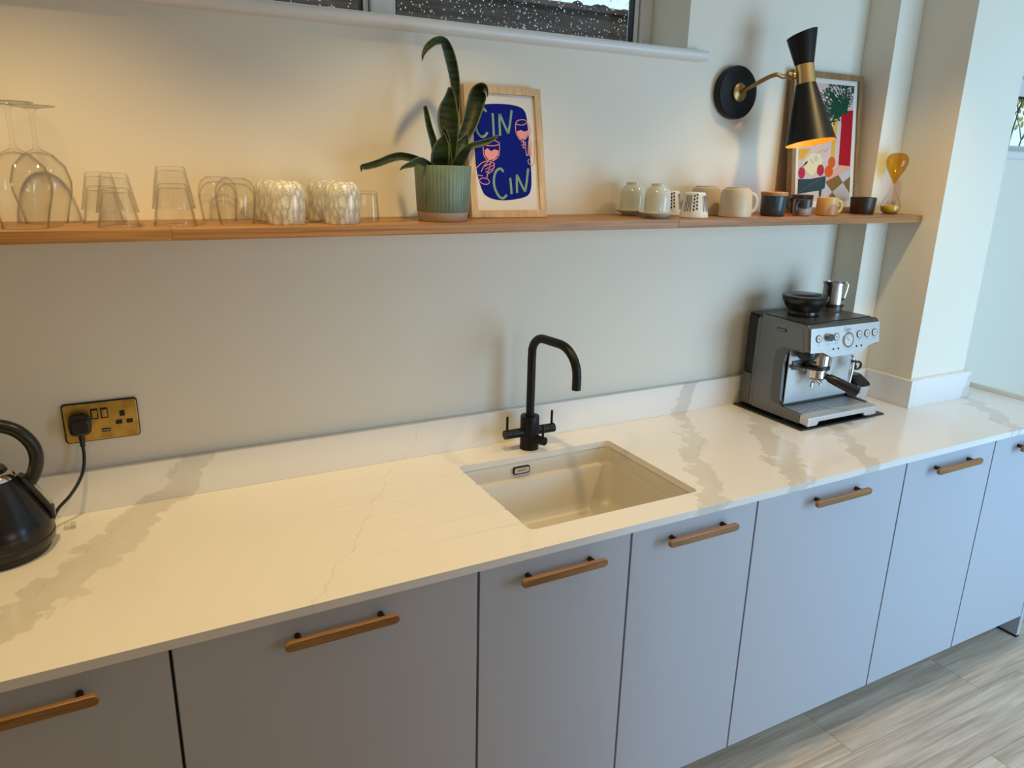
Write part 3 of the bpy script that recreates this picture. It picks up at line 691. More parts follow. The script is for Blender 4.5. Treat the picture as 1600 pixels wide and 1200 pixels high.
DR = ([(0.0466, 0.1797), (0.0473, 0.1577), (0.0589, 0.1447), (0.077, 0.1473), (0.0909, 0.161), (0.0944, 0.1856)], [(0.0496, 0.1851), (0.063, 0.1957), (0.0809, 0.1963), (0.0947, 0.1892), (0.0825, 0.1839), (0.062, 0.1829), (0.0496, 0.1851)],
            [(0.0666, 0.1448), (0.0587, 0.1224), (0.0502, 0.0992)], [(0.0282, 0.0954), (0.0377, 0.1008), (0.0527, 0.0992), (0.0582, 0.0912), (0.0506, 0.0854), (0.0366, 0.0875), (0.0282, 0.0954)],
            [(0.0192, 0.1215), (0.0258, 0.1281), (0.0409, 0.1399), (0.059, 0.1456)], [(0.0477, 0.1311), (0.0713, 0.1405), (0.0745, 0.1352), (0.0507, 0.1245)], [(0.0486, 0.1232), (0.0722, 0.1329), (0.0733, 0.1271), (0.0511, 0.117)],
            [(0.0489, 0.1152), (0.069, 0.1248), (0.0681, 0.119), (0.0516, 0.1108)], [(0.0195, 0.105), (0.0257, 0.1078), (0.0407, 0.1066)], [(0.0365, 0.1168), (0.0452, 0.1311), (0.0589, 0.1438)],
            [(0.1455, 0.2411), (0.1458, 0.2187), (0.1566, 0.201), (0.1727, 0.2038), (0.183, 0.2192), (0.1812, 0.2449)], [(0.1455, 0.2411), (0.1524, 0.2495), (0.1711, 0.2525), (0.1797, 0.2462), (0.1647, 0.2383), (0.1455, 0.2411)],
            [(0.1656, 0.2013), (0.166, 0.1787)], [(0.1722, 0.197), (0.1725, 0.1653), (0.1776, 0.1631), (0.1811, 0.1951)], [(0.182, 0.1996), (0.1819, 0.1632), (0.1872, 0.162), (0.1902, 0.2022)], [(0.1587, 0.1943), (0.1669, 0.1969), (0.1718, 0.1916), (0.1625, 0.1877)],
            [(0.1592, 0.1867), (0.1715, 0.1879), (0.171, 0.1816), (0.162, 0.1813)], [(0.1848, 0.2428), (0.1898, 0.2249), (0.1836, 0.2065)], [(0.1795, 0.1518), (0.1763, 0.1448), (0.1822, 0.1381), (0.1949, 0.1429), (0.1999, 0.2003)])
FL_ = ([(0.0494, 0.171), (0.059, 0.1766), (0.0685, 0.1693), (0.0791, 0.174), (0.0912, 0.1712), (0.0883, 0.1609), (0.0761, 0.1486), (0.0596, 0.1465), (0.0509, 0.1578)],
            [(0.1487, 0.2219), (0.1601, 0.226), (0.1714, 0.2219), (0.1824, 0.2264), (0.1805, 0.2154), (0.1711, 0.2038), (0.1567, 0.2024), (0.1496, 0.2134)])
for nm, part, fill in (('left', DR[:10], FL_[0]), ('right', DR[10:], FL_[1])):
    bm = B()
    for pts in part: stroke(bm, F1, pts, .0021, -.0018)
    sheet(bm, F1, fill, -.0018)
    tag(obj('line_drawing', bm, INKP, pr), 'pink line drawing of a hand raising a wine glass, ' + nm + ' one')

AW, AH = .325, .447
F2 = lean(1.972, -.078, -.024, AH)
t = thing('framed_print', (2.135, -.07, Z0), 'mid oak framed still life print with a red vase, behind the wall lamp', 'picture', 'framed prints on the shelf')
pr = frame(t, F2, AW, AH, .018, FRAMED)
mats2 = [SHPNK, SHYEL, SHRED, SHGRN, SHORG, SHCHR, SHCRM, SHTEA, SHBRN, SHPCH, SHGRY]
bm = B()
sheet(bm, F2, [(.036, .040), (.290, .040), (.290, .414), (.036, .414)], -.0028, 0)
sheet(bm, F2, [(.037, .2039), (.0943, .2082), (.0589, .174), (.0371, .1707)], -.0025, 1)
sheet(bm, F2, [(.1973, .3293), (.2185, .3332), (.2058, .1715), (.1887, .1711)], -.0025, 1)
sheet(bm, F2, [(.1742, .1195), (.2284, .1559), (.2896, .1546), (.2896, .1441), (.2301, .1248), (.1666, .1022)], -.0025, 9)
sheet(bm, F2, [(.1666, .1011), (.2301, .1248), (.2896, .1441), (.2896, .041), (.1474, .041)], -.0024, 10)
sheet(bm, F2, [(.1666, .1011), (.2301, .1248), (.2534, .1001), (.2027, .069)], -.0021, 8)
sheet(bm, F2, [(.2896, .1208), (.2896, .0651), (.2534, .1001)], -.0021, 8)
sheet(bm, F2, [(.2027, .069), (.2325, .0415), (.1728, .0415)], -.0021, 8)
sheet(bm, F2, [(.2321, .3198), (.2444, .3317), (.2896, .3363), (.2856, .1546), (.2283, .157), (.2341, .286)], -.0021, 2)
def ell(cx, cy, rx, ry, n=18): return [(cx + rx * math.cos(2 * PI * k / n), cy + ry * math.sin(2 * PI * k / n)) for k in range(n)]
sheet(bm, F2, [(.0569, .1628), (.091, .1914), (.1324, .1953), (.1521, .1703), (.135, .1417), (.0984, .1197), (.0704, .1351)], -.0021, 6)
sheet(bm, F2, ell(.195, .1655, .0172, .0183), -.0018, 4); sheet(bm, F2, ell(.182, .136, .0197, .0189), -.0017, 4)
sheet(bm, F2, ell(.1415, .139, .0173, .0184), -.0018, 5); sheet(bm, F2, ell(.0535, .129, .0155, .018), -.0018, 5)
sheet(bm, F2, [(.0398, .143), (.0598, .1517), (.0691, .1641), (.0805, .1677), (.0759, .1587), (.0615, .1506)], -.0016, 7)
sheet(bm, F2, ell(.118, .176, .007, .009), -.0016, 10)
stroke(bm, F2, [(.092, .176), (.1, .163), (.108, .166)], .003, -.0016, 9)
stroke(bm, F2, [(.12, .19), (.15, .205), (.165, .2), (.175, .212)], .0025, -.0016, 9)
sheet(bm, F2, [(.0379, .1095), (.0946, .1101), (.1682, .1206), (.1651, .0804), (.1517, .0769), (.1383, .0734), (.0382, .0618)], -.0020, 7)
sheet(bm, F2, [(.1383, .0734), (.1517, .0769), (.1474, .050), (.139, .050)], -.0020, 7)
stroke(bm, F2, [(.04, .066), (.09, .088), (.15, .115)], .0015, -.0016, 8)
rg = random.Random(3)
for i in range(110):
    a = math.radians(rg.uniform(66, 212)); r = rg.uniform(.03, .135)
    bx_, by_ = .252, .325
    ex = min(.2895, max(.128, bx_ + r * math.cos(a) * .98)); ey = max(.292, min(.4135, by_ + r * math.sin(a) * .78))
    stroke(bm, F2, [(bx_ + rg.uniform(-.01, .01), by_), ((bx_ + ex) / 2, (by_ + ey) / 2 + .008), (ex, ey)], .0022, -.0016 + i * 1e-6, 3)
    for q in range(4):
        px, py = ex + rg.uniform(-.012, .012), ey + rg.uniform(-.012, .012)
        px = min(.286, max(.126, px)); py = min(.411, max(.285, py))
        sheet(bm, F2, ell(px, py, .0040, .0024, 7), -.0014 + (i * 4 + q) * 1e-6, 3)
o = obj('printed_shapes', bm, mats2, pr); tag(o, 'still life with red vase of leaves, tomatoes and chequered cloth')

# ------------------------------------------------------------------ wall lamp
lp = thing('wall_lamp', (1.745, -.001, 1.932), 'black and brass wall lamp with a double cone shade, lit, above the mugs', 'lamp')
bm = B(); lathe(bm, [(0, 0), (.0755, 0), (.0775, .004), (.0775, .022), (.0745, .0265), (0, .0265)], (1.745, -.001, 1.932), 56, M=align((0, -1, 0))); rose = obj('wall_plate', bm, BLACKM, lp, smooth=True)
bm = B(); lathe(bm, [(0, 0), (.027, 0), (.027, .006), (.024, .0085), (0, .0085)], (1.745, -.0275, 1.932), 40, M=align((0, -1, 0))); obj('brass_cap', bm, AGEDB, lp, smooth=True)
WA = Vector((1.862, -.172, 1.978))              # centre of the shade's brass waist
ax = Vector((.06, -.215, -1.0)).normalized()   # towards the wide mouth
side = Vector((-.80, .45, -.05)).normalized()
J = WA + side * .036
pts = catmull([(1.745, -.030, 1.932), (1.752, -.075, 1.948), (1.770, -.118, 1.970), (1.785, -.136, 1.977), (1.806, -.142, 1.972), J + Vector((-.014, .004, .004))], 6)
bm = B(); tube(bm, pts, .0062, 12); obj('arm', bm, AGEDB, lp, smooth=True)
bm = B(); cyl(bm, J + Vector((-.018, .005, .005)), J + side * -.004, .0085, seg=16); lathe(bm, [(0, -.013), (.008, -.0105), (.012, -.004), (.012, .004), (.008, .0105), (0, .013)], J, 18, M=align(side)); obj('swivel_joint', bm, AGEDB, lp, smooth=True)
bm = B(); cyl(bm, WA - ax * .028, WA + ax * .028, .0272, .0285, 36); obj('brass_band', bm, BRASSP, lp, smooth=True)
ORANGE = P('gold_lined_shade', (.92, .40, .04), .45)
bm = B()   # lower cone
lathe(bm, [(.0285, 0), (.0715, .168), (.0725, .170), (.0705, .170), (.0272, .001)], WA + ax * .026, 56, M=align(ax), mis=[0, 0, 0, 1])
obj('lower_shade', bm, [BLACKM, ORANGE], lp, smooth=True)
bm = B(); lathe(bm, [(.0262, 0), (.0440, .094), (.0425, .094), (.0248, .001)], WA - ax * .026, 48, M=align(-ax))
for v in bm.verts:   # slanted top mouth
    d = (v.co - (WA - ax * .026)).dot(-ax)
    if d > .05: v.co += -ax * (v.co - WA).dot(Vector((.85, -.5, 0)).normalized()) * .20
obj('upper_shade', bm, BLACKM, lp, smooth=True)
bm = B(); lathe(bm, [(0, 0), (.013, 0), (.013, .028), (0, .028)], WA + ax * .022, 20, M=align(ax)); obj('lamp_holder', bm, BLACKM, lp)
BULB, nt, b_ = new_mat('lit_bulb'); b_.inputs['Base Color'].default_value = (1, .8, .5, 1); b_.inputs['Emission Color'].default_value = (1, .50, .14, 1); b_.inputs['Emission Strength'].default_value = 8
bm = B(); lathe(bm, [(0, 0), (.010, .002), (.020, .022), (.022, .036), (.016, .05), (0, .056)], WA + ax * .05, 24, M=align(ax)); obj('bulb', bm, BULB, lp, smooth=True)
l = bpy.data.lights.new('bulb_light', 'POINT'); l.energy = 0.45; l.color = (1, .56, .18); l.shadow_soft_size = .02
lo = bpy.data.objects.new('bulb_light', l); COL.objects.link(lo); lo.location = WA + ax * .125

# ------------------------------------------------------------------ cups and mugs on the right of the shelf
def cupthing(name, c, label, cat, group=None): return thing(name, c, label, cat, group)
def mugprof(r0, r1, h, th=.0035, base=.006, inv=False, rnd_=.006):
    """upright: r0 foot radius, r1 rim radius"""
    o_ = [(0, 0), (r0 - rnd_, 0), (r0 - .0015, .0015), (r0, rnd_), (r1, h - .001), (r1 - th * .5, h), (r1 - th, h - .001), (r0 - th, rnd_ + base), (r0 - rnd_ - th, base), (0, base)]
    if inv: o_ = [(r, h - z) for r, z in o_]
    return o_
def handle_loop(bm, c, ang, r_body, zc, hh, out, rad, sy=1.0):
    d = Vector((math.cos(ang), math.sin(ang), 0)); c = Vector(c)
    pts = [c + d * (r_body - .003 + (out) * math.sin(PI * t) ** .8) + Vector((0, 0, zc + hh * math.cos(PI * t))) for t in [k / 14 for k in range(15)]]
    return tube(bm, pts, rad, 10, sy=sy)
# celadon cups upturned on saucers
for (x, y, lb, sb) in ((1.345, -.062, 'pale celadon cup upturned on a saucer, rear one against the wall', 'pale celadon saucer under the rear upturned cup'),
                   (1.348, -.172, 'pale celadon cup upturned on a saucer, front one nearest the shelf edge', 'pale celadon saucer under the front upturned cup')):
    bm = B(); lathe(bm, [(0, 0), (.028, 0), (.030, .004), (.048, .0125), (.0505, .0155), (.049, .0165), (.030, .0075), (0, .0065)], (x, y, Z0), 44)
    tag(obj('saucer', bm, CELAD, origin=(x, y, Z0), smooth=True), sb, 'saucer', 'celadon cups and saucers')
    bm = B(); lathe(bm, [(.0345, 0), (.0355, .001), (.0365, .03), (.0355, .055), (.031, .069), (.022, .0765), (.0205, .078), (.0205, .084), (.0175, .084), (.0170, .0775), (0, .0765), (0, .073), (.020, .072), (.030, .064), (.0335, .05), (.0335, .001)], (x, y, Z0 + .0085), 44, True)
    tag(obj('cup', bm, CELAD, origin=(x, y, Z0 + .0085), smooth=True), lb, 'cup', 'celadon cups and saucers')
# patterned espresso cups, upturned
for (x, y, ph, lb) in ((1.478, -.062, .3, 'white espresso cup with black dots and stripes, the rear one, upturned'), (1.482, -.172, 0, 'white espresso cup with black dots and stripes, the front one, upturned')):
    t = cupthing('espresso_cup', (x, y, Z0), lb, 'cup', 'patterned espresso cups')
    r0, r1, h = .0295, .0415, .070
    bm = B(); lathe(bm, mugprof(r0, r1, h, inv=True, rnd_=.004), (x, y, Z0), 48); obj('body', bm, WHITEC, t, smooth=True)
    bm = B()
    def rad(z): return r1 + (r0 - r1) * (z / h) + .0004
    def patch(a0, a1, z0, z1, wob=0):
        n = 6; L_, R_ = [], []
        for k in range(n + 1):
            z = z0 + (z1 - z0) * k / n; r = rad(z); da = wob * math.sin(k * 2.1)
            L_.append(bm.verts.new((x + r * math.cos(a0 + da), y + r * math.sin(a0 + da), Z0 + z))); R_.append(bm.verts.new((x + r * math.cos(a1 + da), y + r * math.sin(a1 + da), Z0 + z)))
        for k in range(n): bm.faces.new((L_[k], R_[k], R_[k + 1], L_[k + 1]))
    for gpi in range(4):
        base_a = ph + gpi * PI / 2
        for k in range(4): patch(base_a + k * .17, base_a + k * .17 + .065, .018, .062, .02 * (k % 2))
        for k in range(2):
            for q in range(5):
                a = base_a + .82 + k * .24; z = .020 + q * .0095 + k * .003; r = rad(z + .003)
                vs2 = []
                for m_ in range(8):
                    aa = a + .07 * math.cos(2 * PI * m_ / 8); zz = z + .0034 * math.sin(2 * PI * m_ / 8) + .003
                    vs2.append(bm.verts.new((x + (rad(zz)) * math.cos(aa), y + (rad(zz)) * math.sin(aa), Z0 + zz)))
                bm.faces.new(vs2)
    obj('painted_pattern', bm, INK, t)
# cream mugs, upturned
for (x, y, lb) in ((1.622, -.062, 'speckled cream mug, upturned, against the wall behind its twin'), (1.640, -.172, 'speckled cream mug, upturned, with handle facing right, at the shelf front')):
    t = cupthing('mug', (x, y, Z0), lb, 'mug', 'speckled cream mugs')
    bm = B(); lathe(bm, [(.0460, 0), (.0475, .0012), (.0470, .03), (.0445, .068), (.040, .0785), (.034, .0805), (.033, .084), (.030, .084), (.029, .0812), (0, .0805), (0, .075), (.036, .074), (.041, .066), (.0435, .03), (.044, .001)], (x, y, Z0), 48, True)
    obj('body', bm, CREAMCER, t, smooth=True)
    bm = B(); handle_loop(bm, (x, y, Z0), math.radians(-18), .0455, .040, .0265, .023, .0048, 1.35); obj('handle', bm, CREAMCER, t, smooth=True)
# ribbed blue mug with lid
c = (1.802, -.165, Z0); t = cupthing('mug', c, 'petrol blue ribbed mug with a wooden lid, right of the cream mugs', 'mug')
bm = B(); lathe(bm, mugprof(.0365, .0385, .060, rnd_=.004), c, 144, mod=lambda a, z: 1 + (.012 * math.cos(a * 36) if .006 < z < .058 else 0)); obj('body', bm, BLUEC, t, smooth=True)
bm = B(); lathe(bm, [(0, .0602), (.0395, .0602), (.0405, .062), (.0405, .070), (.0392, .0715), (0, .0715)], c, 48); obj('lid', bm, LIDW, t, smooth=True)
# two-tone mug, handle left
c = (1.915, -.178, Z0); t = cupthing('mug', c, 'charcoal and pale grey mug with round handle on its left', 'mug')
bm = B(); pr_ = mugprof(.028, .0285, .050, rnd_=.004); lathe(bm, pr_, c, 40, mis=[1, 1, 1, 1, 0, 0, 0, 0, 0]); obj('body', bm, [DARKC, GREYC], t, smooth=True)
bm = B(); 
for a0, a1 in ((math.radians(175), math.radians(300)),):
    vs1 = []; 
    for k in range(13):
        a = a0 + (a1 - a0) * k / 12; vs1.append((a, .050 - .004 - .014 - .010 * math.sin(PI * k / 12)))
    top = [bm.verts.new((c[0] + .0290 * math.cos(a), c[1] + .0290 * math.sin(a), c[2] + .049)) for a, z in vs1]; bot = [bm.verts.new((c[0] + .0288 * math.cos(a), c[1] + .0288 * math.sin(a), c[2] + z)) for a, z in vs1]
    for k in range(12): bm.faces.new((top[k], top[k + 1], bot[k + 1], bot[k]))
obj('glaze_band', bm, DARKC, t, smooth=True)
bm = B(); handle_loop(bm, c, math.radians(200), .0282, .026, .0165, .021, .0035, 1.5); obj('handle', bm, DARKC, t, smooth=True)
# teal mug behind
c = (2.000, -.100, Z0); t = cupthing('mug', c, 'dark teal mug partly hidden behind the mustard mug', 'mug')
bm = B(); lathe(bm, mugprof(.031, .033, .060, rnd_=.004), c, 40); obj('body', bm, TEALC, t, smooth=True)
bm = B(); handle_loop(bm, c, math.radians(150), .0320, .032, .019, .02, .004); obj('handle', bm, TEALC, t, smooth=True)
# mustard mug
c = (2.022, -.182, Z0); t = cupthing('mug', c, 'mustard mug with a tan arch on its side and handle on the right', 'mug')
bm = B(); lathe(bm, mugprof(.0335, .0325, .056, rnd_=.004), c, 44); obj('body', bm, MUSTC, t, smooth=True)
bm = B(); ca = math.radians(-100); n = 14; cen = None
arc = [(.62 * math.cos(PI * k / n), .032 * math.sin(PI * k / n)) for k in range(n + 1)]
cols = []
for a, z in arc: cols.append((bm.verts.new((c[0] + .0339 * math.cos(ca + a), c[1] + .0339 * math.sin(ca + a), c[2] + .004)), bm.verts.new((c[0] + .0339 * math.cos(ca + a), c[1] + .0339 * math.sin(ca + a), c[2] + .0042 + z))))
for A, C in zip(cols[:-1], cols[1:]): bm.faces.new((A[0], C[0], C[1], A[1]))
obj('painted_arch', bm, TERRA, t, smooth=True)
bm = B(); handle_loop(bm, c, math.radians(-22), .033, .028, .0185, .018, .0036, 1.5); obj('handle', bm, MUSTC, t, smooth=True)
# dark wooden cup
c = (2.232, -.150, Z0); bm = B(); lathe(bm, [(0, 0), (.036, 0), (.037, .002), (.0405, .046), (.0410, .054), (.0385, .0545), (.035, .010), (0, .008)], c, 44)
tag(obj('wooden_bowl', bm, WOODD, origin=c, smooth=True), 'small dark wooden bowl between the mustard mug and the hourglass', 'bowl')
# hourglass
c = (2.350, -.168, Z0); t = thing('hourglass', c, 'hourglass with amber upper bulb and yellow sand, at the right end of the shelf', 'hourglass')
up = [(.0022, .098), (.006, .106), (.016, .124), (.028, .146), (.034, .164), (.0345, .176), (.031, .188), (.022, .1965), (.012, .199), (0, .1995)]
bm = B(); lathe(bm, up + [(0, .1975), (.011, .197), (.021, .1945), (.0295, .1865), (.0328, .176), (.0322, .164), (.0265, .147), (.0145, .125), (.0045, .1065), (.0012, .0985)], c, 44, True); obj('upper_bulb', bm, AMBER, t, smooth=True)
bm = B(); lathe(bm, [(.0022, .0975), (.0045, .090), (.012, .074), (.022, .054), (.030, .036), (.0325, .022), (.029, .008), (.019, .001), (0, .0004), (0, .0022), (.018, .0026), (.0276, .009), (.0308, .022), (.0284, .0355), (.0205, .053), (.0108, .073), (.003, .090), (.0012, .0972)], c, 44, True); obj('lower_bulb', bm, CLEAR, t, smooth=True)
bm = B(); lathe(bm, [(0, .0024), (.0178, .0028), (.0272, .0095), (.0303, .021), (.029, .0265), (0, .031)], c, 40); obj('sand', bm, SAND, t, smooth=True)
# acrylic block
c = (2.405, -.128, Z0); t = thing('sign_block', c, 'small clear acrylic block with faint print behind the hourglass', 'block')
obj('block', bx(2.388, 2.424, -.134, -.1255, Z0, Z0 + .043), ACRY, t, bevel=.001)
bm = B()
for k, l_ in enumerate((.012, .018, .015)): box(bm, 2.398, 2.398 + l_, -.1355, -.1345, Z0 + .026 + k * .004, Z0 + .0275 + k * .004)
obj('print_lines', bm, DARKC, t)

# ------------------------------------------------------------------ tap
TX, TY = 1.008, -.090
t = thing('kitchen_tap', (TX, TY, H), 'matt black swan-neck mixer tap with three lever handles behind the sink', 'tap')
bm = B(); lathe(bm, [(0, 0), (.0275, 0), (.0275, .098), (.0265, .1005), (.0155, .1005), (.0155, .103), (0, .103)], (TX, TY, H + .0003), 40); obj('body', bm, BLACKM, t, smooth=True)
top = 1.247; d = Vector((.14, -.99, 0)).normalized(); reach = .195
raw = [Vector((TX, TY, 1.008)), Vector((TX, TY, 1.18))]
for k in range(1, 8):
    a = PI / 2 * k / 7; raw.append(Vector((TX, TY, top - .05)) + d * .05 * (1 - math.cos(a)) + Vector((0, 0, .05 * math.sin(a))))
E_ = Vector((TX, TY, 0)) + d * reach
for k in range(0, 9):
    a = PI / 2 * k / 8; raw.append(E_ - d * .075 + Vector((0, 0, top - .075)) + d * .075 * math.sin(a) + Vector((0, 0, .075 * math.cos(a))))
raw.append(E_ + Vector((0, 0, 1.138)))
bm = B(); tube(bm, raw, .0122, 18); obj('spout', bm, BLACKM, t, smooth=True, autosm=50)
hz = .962
for s, nm in ((-1, 'left'), (1, 'right')):
    bm = B(); cyl(bm, (TX + s * .02, TY, hz), (TX + s * .060, TY, hz), .0135, seg=24); cyl(bm, (TX + s * .0615, TY, hz), (TX + s * .082, TY, hz), .0135, seg=24); cyl(bm, (TX + s * .058, TY, hz), (TX + s * .064, TY, hz), .012, seg=20)
    hd = obj('handle', bm, BLACKM, t, smooth=True)
    bm = B(); cyl(bm, (TX + s * .074, TY, hz + .010), (TX + s * .074, TY, hz + .054), .0036, seg=12); obj('lever', bm, BLACKM, hd, smooth=True)
fd = Vector((.35, -.94, 0)).normalized(); fb = Vector((TX, TY, .945))
bm = B(); cyl(bm, fb + fd * .02, fb + fd * .058, .0125, seg=24); hd = obj('handle', bm, BLACKM, t, smooth=True)
bm = B(); cyl(bm, fb + fd * .05 + Vector((0, 0, .009)), fb + fd * .05 + Vector((0, 0, .050)), .0036, seg=12); obj('lever', bm, BLACKM, hd, smooth=True)

# ------------------------------------------------------------------ double socket, plug and cord
t = thing('wall_socket', (-.073, -.001, 1.124), 'brass double wall socket with black inserts and USB port', 'socket')
def rplate(x0, x1, z0, z1, r, y0, y1): return loft([[(a, y0, b_) for a, b_ in rrect(x0, x1, z0, z1, r)], [(a, y1, b_) for a, b_ in rrect(x0, x1, z0, z1, r)]])
obj('back_gasket', rplate(-.1495, .0035, 1.0775, 1.1705, .008, -.0007, -.0045), GASKET, t)
pt = obj('face_plate', rplate(-.1472, .0012, 1.0800, 1.1680, .007, -.0045, -.0085), BRASS, t, bevel=.0015)
for x in (-.086, -.066):
    sw = obj('switch_surround', rplate(x - .0075, x + .0075, 1.130, 1.155, .001, -.0085, -.0096), BLACKP, t)
    obj('rocker', rplate(x - .0052, x + .0052, 1.1335, 1.1515, .001, -.0096, -.0118), BRASS, sw, bevel=.0008)
us = obj('usb_port', rplate(-.0755, -.0570, 1.0975, 1.1055, .001, -.0085, -.0094), BLACKP, t); obj('port_tongue', rplate(-.0735, -.059, 1.1005, 1.1020, .0004, -.0094, -.0098), STEELH, us)
for (x, z, a, b_) in ((-.030, 1.137, .0055, .0068), (-.0385, 1.117, .0068, .005), (-.0165, 1.117, .0068, .005)): obj('pin_hole', rplate(x - a, x + a, z - b_, z + b_, .001, -.0085, -.0091), BLACKP, t)
cd = thing('power_plug', (-.1165, -.009, 1.126), 'black mains plug with cord running from the socket down to the kettle', 'plug')
prof = [(a, b_) for a, b_ in ((-.1385, 1.108), (-.131, 1.1005), (-.102, 1.1005), (-.0945, 1.108), (-.0925, 1.125), (-.096, 1.141), (-.107, 1.1475), (-.126, 1.1475), (-.137, 1.141), (-.1405, 1.125))]
obj('plug_body', loft([[(a, -.0092, b_) for a, b_ in prof], [(a * .98 - .0023, -.034, 1.124 + (b_ - 1.124) * .93) for a, b_ in prof], [(a * .8 - .0233, -.040, 1.124 + (b_ - 1.124) * .75) for a, b_ in prof]]), BLACKP, cd, bevel=.003, smooth=True)
bm = B(); cyl(bm, (-.1165, -.024, 1.103), (-.1165, -.025, 1.074), .0068, .0050, 14); obj('strain_relief', bm, BLACKP, cd, smooth=True)
bm = B(); tube(bm, catmull([(-.1165, -.025, 1.08), (-.1170, -.026, 1.050), (-.122, -.034, 1.022), (-.134, -.046, .998), (-.154, -.062, .975), (-.178, -.075, .955), (-.190, -.085, .935), (-.193, -.092, .920)], 6), .0036, 10); obj('cord', bm, CABLE, cd, smooth=True)

# ------------------------------------------------------------------ kettle
kx, ky = -.283, -.148; k0 = H + .0004
t = thing('kettle', (kx, ky, k0), 'black pyramid kettle with curved handle and chrome lid rim on its power base', 'kettle')
bm = B(); lathe(bm, [(0, 0), (.088, 0), (.091, .003), (.091, .014), (.085, .018), (0, .018)], (kx, ky, k0), 56); obj('power_base', bm, BLACKP, t, smooth=True)
KB = P('black_enamel', (.008, .008, .009), .25)
bm = B(); lathe(bm, [(0, .0185), (.098, .0185), (.1005, .022), (.1012, .05), (.1000, .064), (.094, .080), (.058, .150), (.050, .163), (0, .163)], (kx, ky, k0), 64); obj('body', bm, KB, t, smooth=True, autosm=50)
bm = B(); lathe(bm, [(.1012, .0335), (.1020, .034), (.1020, .0365), (.1012, .037)], (kx, ky, k0), 64); obj('waist_band', bm, BLACKP, t)
bm = B(); lathe(bm, [(0, .1632), (.049, .1632), (.0505, .166), (.046, .176), (.040, .179), (0, .179)], (kx, ky, k0), 48); obj('lid_rim', bm, CHROME, t, smooth=True)
bm = B(); lathe(bm, [(0, .1791), (.036, .1791), (.032, .186), (0, .190)], (kx, ky, k0), 40); ld = obj('lid', bm, KB, t, smooth=True)
# handle: springs from the right shoulder and sweeps up over the lid
hp = catmull([(kx + .058, ky, k0 + .130), (kx + .078, ky, k0 + .160), (kx + .088, ky, k0 + .195), (kx + .083, ky, k0 + .228), (kx + .062, ky, k0 + .258), (kx + .030, ky, k0 + .274), (kx - .01, ky, k0 + .278), (kx - .045, ky, k0 + .268)], 6)
bm = B(); tube(bm, hp, .0135, 16); obj('handle', bm, BLACKP, t, smooth=True)
bm = B(); prism(bm, [(.052, .166), (.064, .160), (.1045, .083), (.106, .060), (.098, .060), (.094, .080), (.056, .152)], lambda a, b_: (kx + a, ky - .014, k0 + b_), lambda a, b_: (kx + a, ky + .014, k0 + b_)); rg_ = obj('handle_spine', bm, BLACKP, t, bevel=.003)
bm = B(); prism(bm, [(.0680, .1545), (.0715, .1530), (.1030, .0920), (.0995, .0935)], lambda a, b_: (kx + a, ky - .009, k0 + b_), lambda a, b_: (kx + a, ky + .009, k0 + b_)); obj('water_gauge', bm, P('gauge_window', (.45, .44, .42), .2), rg_)
bm = B(); prism(bm, [(-.052, .150), (-.080, .160), (-.074, .135), (-.064, .128)], lambda a, b_: (kx + a, ky - .018, k0 + b_), lambda a, b_: (kx + a, ky + .018, k0 + b_)); obj('spout', bm, KB, t, bevel=.003)
t2 = obj('clear_clip', B(), ACRY) if False else None
bm = B(); box(bm, -.173, -.148, -.098, -.083, H + .0004, H + .003); box(bm, -.171, -.150, -.096, -.085, H + .003, H + .014); box(bm, -.158, -.150, -.099, -.082, H + .005, H + .012)
tag(obj('plastic_clip', bm, ACRY, origin=(-.16, -.09, H), bevel=.001), 'tiny clear plastic clip on the worktop right of the kettle', 'clip')

# ------------------------------------------------------------------ espresso machine on its mat
tag(obj('machine_mat', bx(1.868, 2.270, -.329, -.027, H + .0003, H + .0058), SLATE, origin=(2.07, -.18, H), bevel=.001), 'thin dark glass mat under the espresso machine', 'mat')
mz = H + .0062
x0, x1 = 1.886, 2.216
m = thing('espresso_machine', (2.05, -.18, mz), 'brushed steel espresso machine with bean hopper and dials beside the wall nib', 'coffee machine')
bm = B()   # feet
for x in (x0 + .02, x1 - .045):
    for y in (-.305, -.07): box(bm, x, x + .025, y - .012, y + .012, mz, mz + .008)
obj('feet', bm, BLACKP, m)
def yz(poly, xa, xb): 
    bm = B(); prism(bm, poly, lambda a, b_: (xa, a, b_), lambda a, b_: (xb, a, b_)); return bm
zb = mz + .006
obj('body', yz([(-.075, zb), (-.215, zb), (-.215, .962), (-.207, .985), (-.205, 1.150), (-.085, 1.240), (-.075, 1.225)], x0, x1), STEEL, m, bevel=.006, bseg=3)
# C-shaped side cheeks
for xa, xb in ((x0 - .001, x0 + .012), (x1 - .012, x1 + .001)):
    obj('side_cheek', yz([(-.094, zb), (-.300, zb), (-.300, .957), (-.228, .962), (-.214, .978), (-.210, 1.10), (-.214, 1.135), (-.228, 1.152), (-.285, 1.156), (-.270, 1.234), (-.094, 1.236)], xa, xb), STEEL, m, bevel=.003)
obj('inset_panel', yz([(-.120, .975), (-.196, .975), (-.202, .985), (-.200, 1.115), (-.192, 1.128), (-.160, 1.128), (-.150, 1.118)], x0 - .0022, x0 - .0005), STEEL, m, bevel=.001) if False else None
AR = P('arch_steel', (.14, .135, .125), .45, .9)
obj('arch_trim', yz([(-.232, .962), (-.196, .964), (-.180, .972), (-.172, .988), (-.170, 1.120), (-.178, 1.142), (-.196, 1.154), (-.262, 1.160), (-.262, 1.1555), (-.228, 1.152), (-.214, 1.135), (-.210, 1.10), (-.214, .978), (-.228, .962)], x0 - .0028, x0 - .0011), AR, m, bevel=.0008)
obj('back_plate', bx(x0 + .014, x1 - .014, -.2185, -.2155, .966, 1.15), STEELH, m)
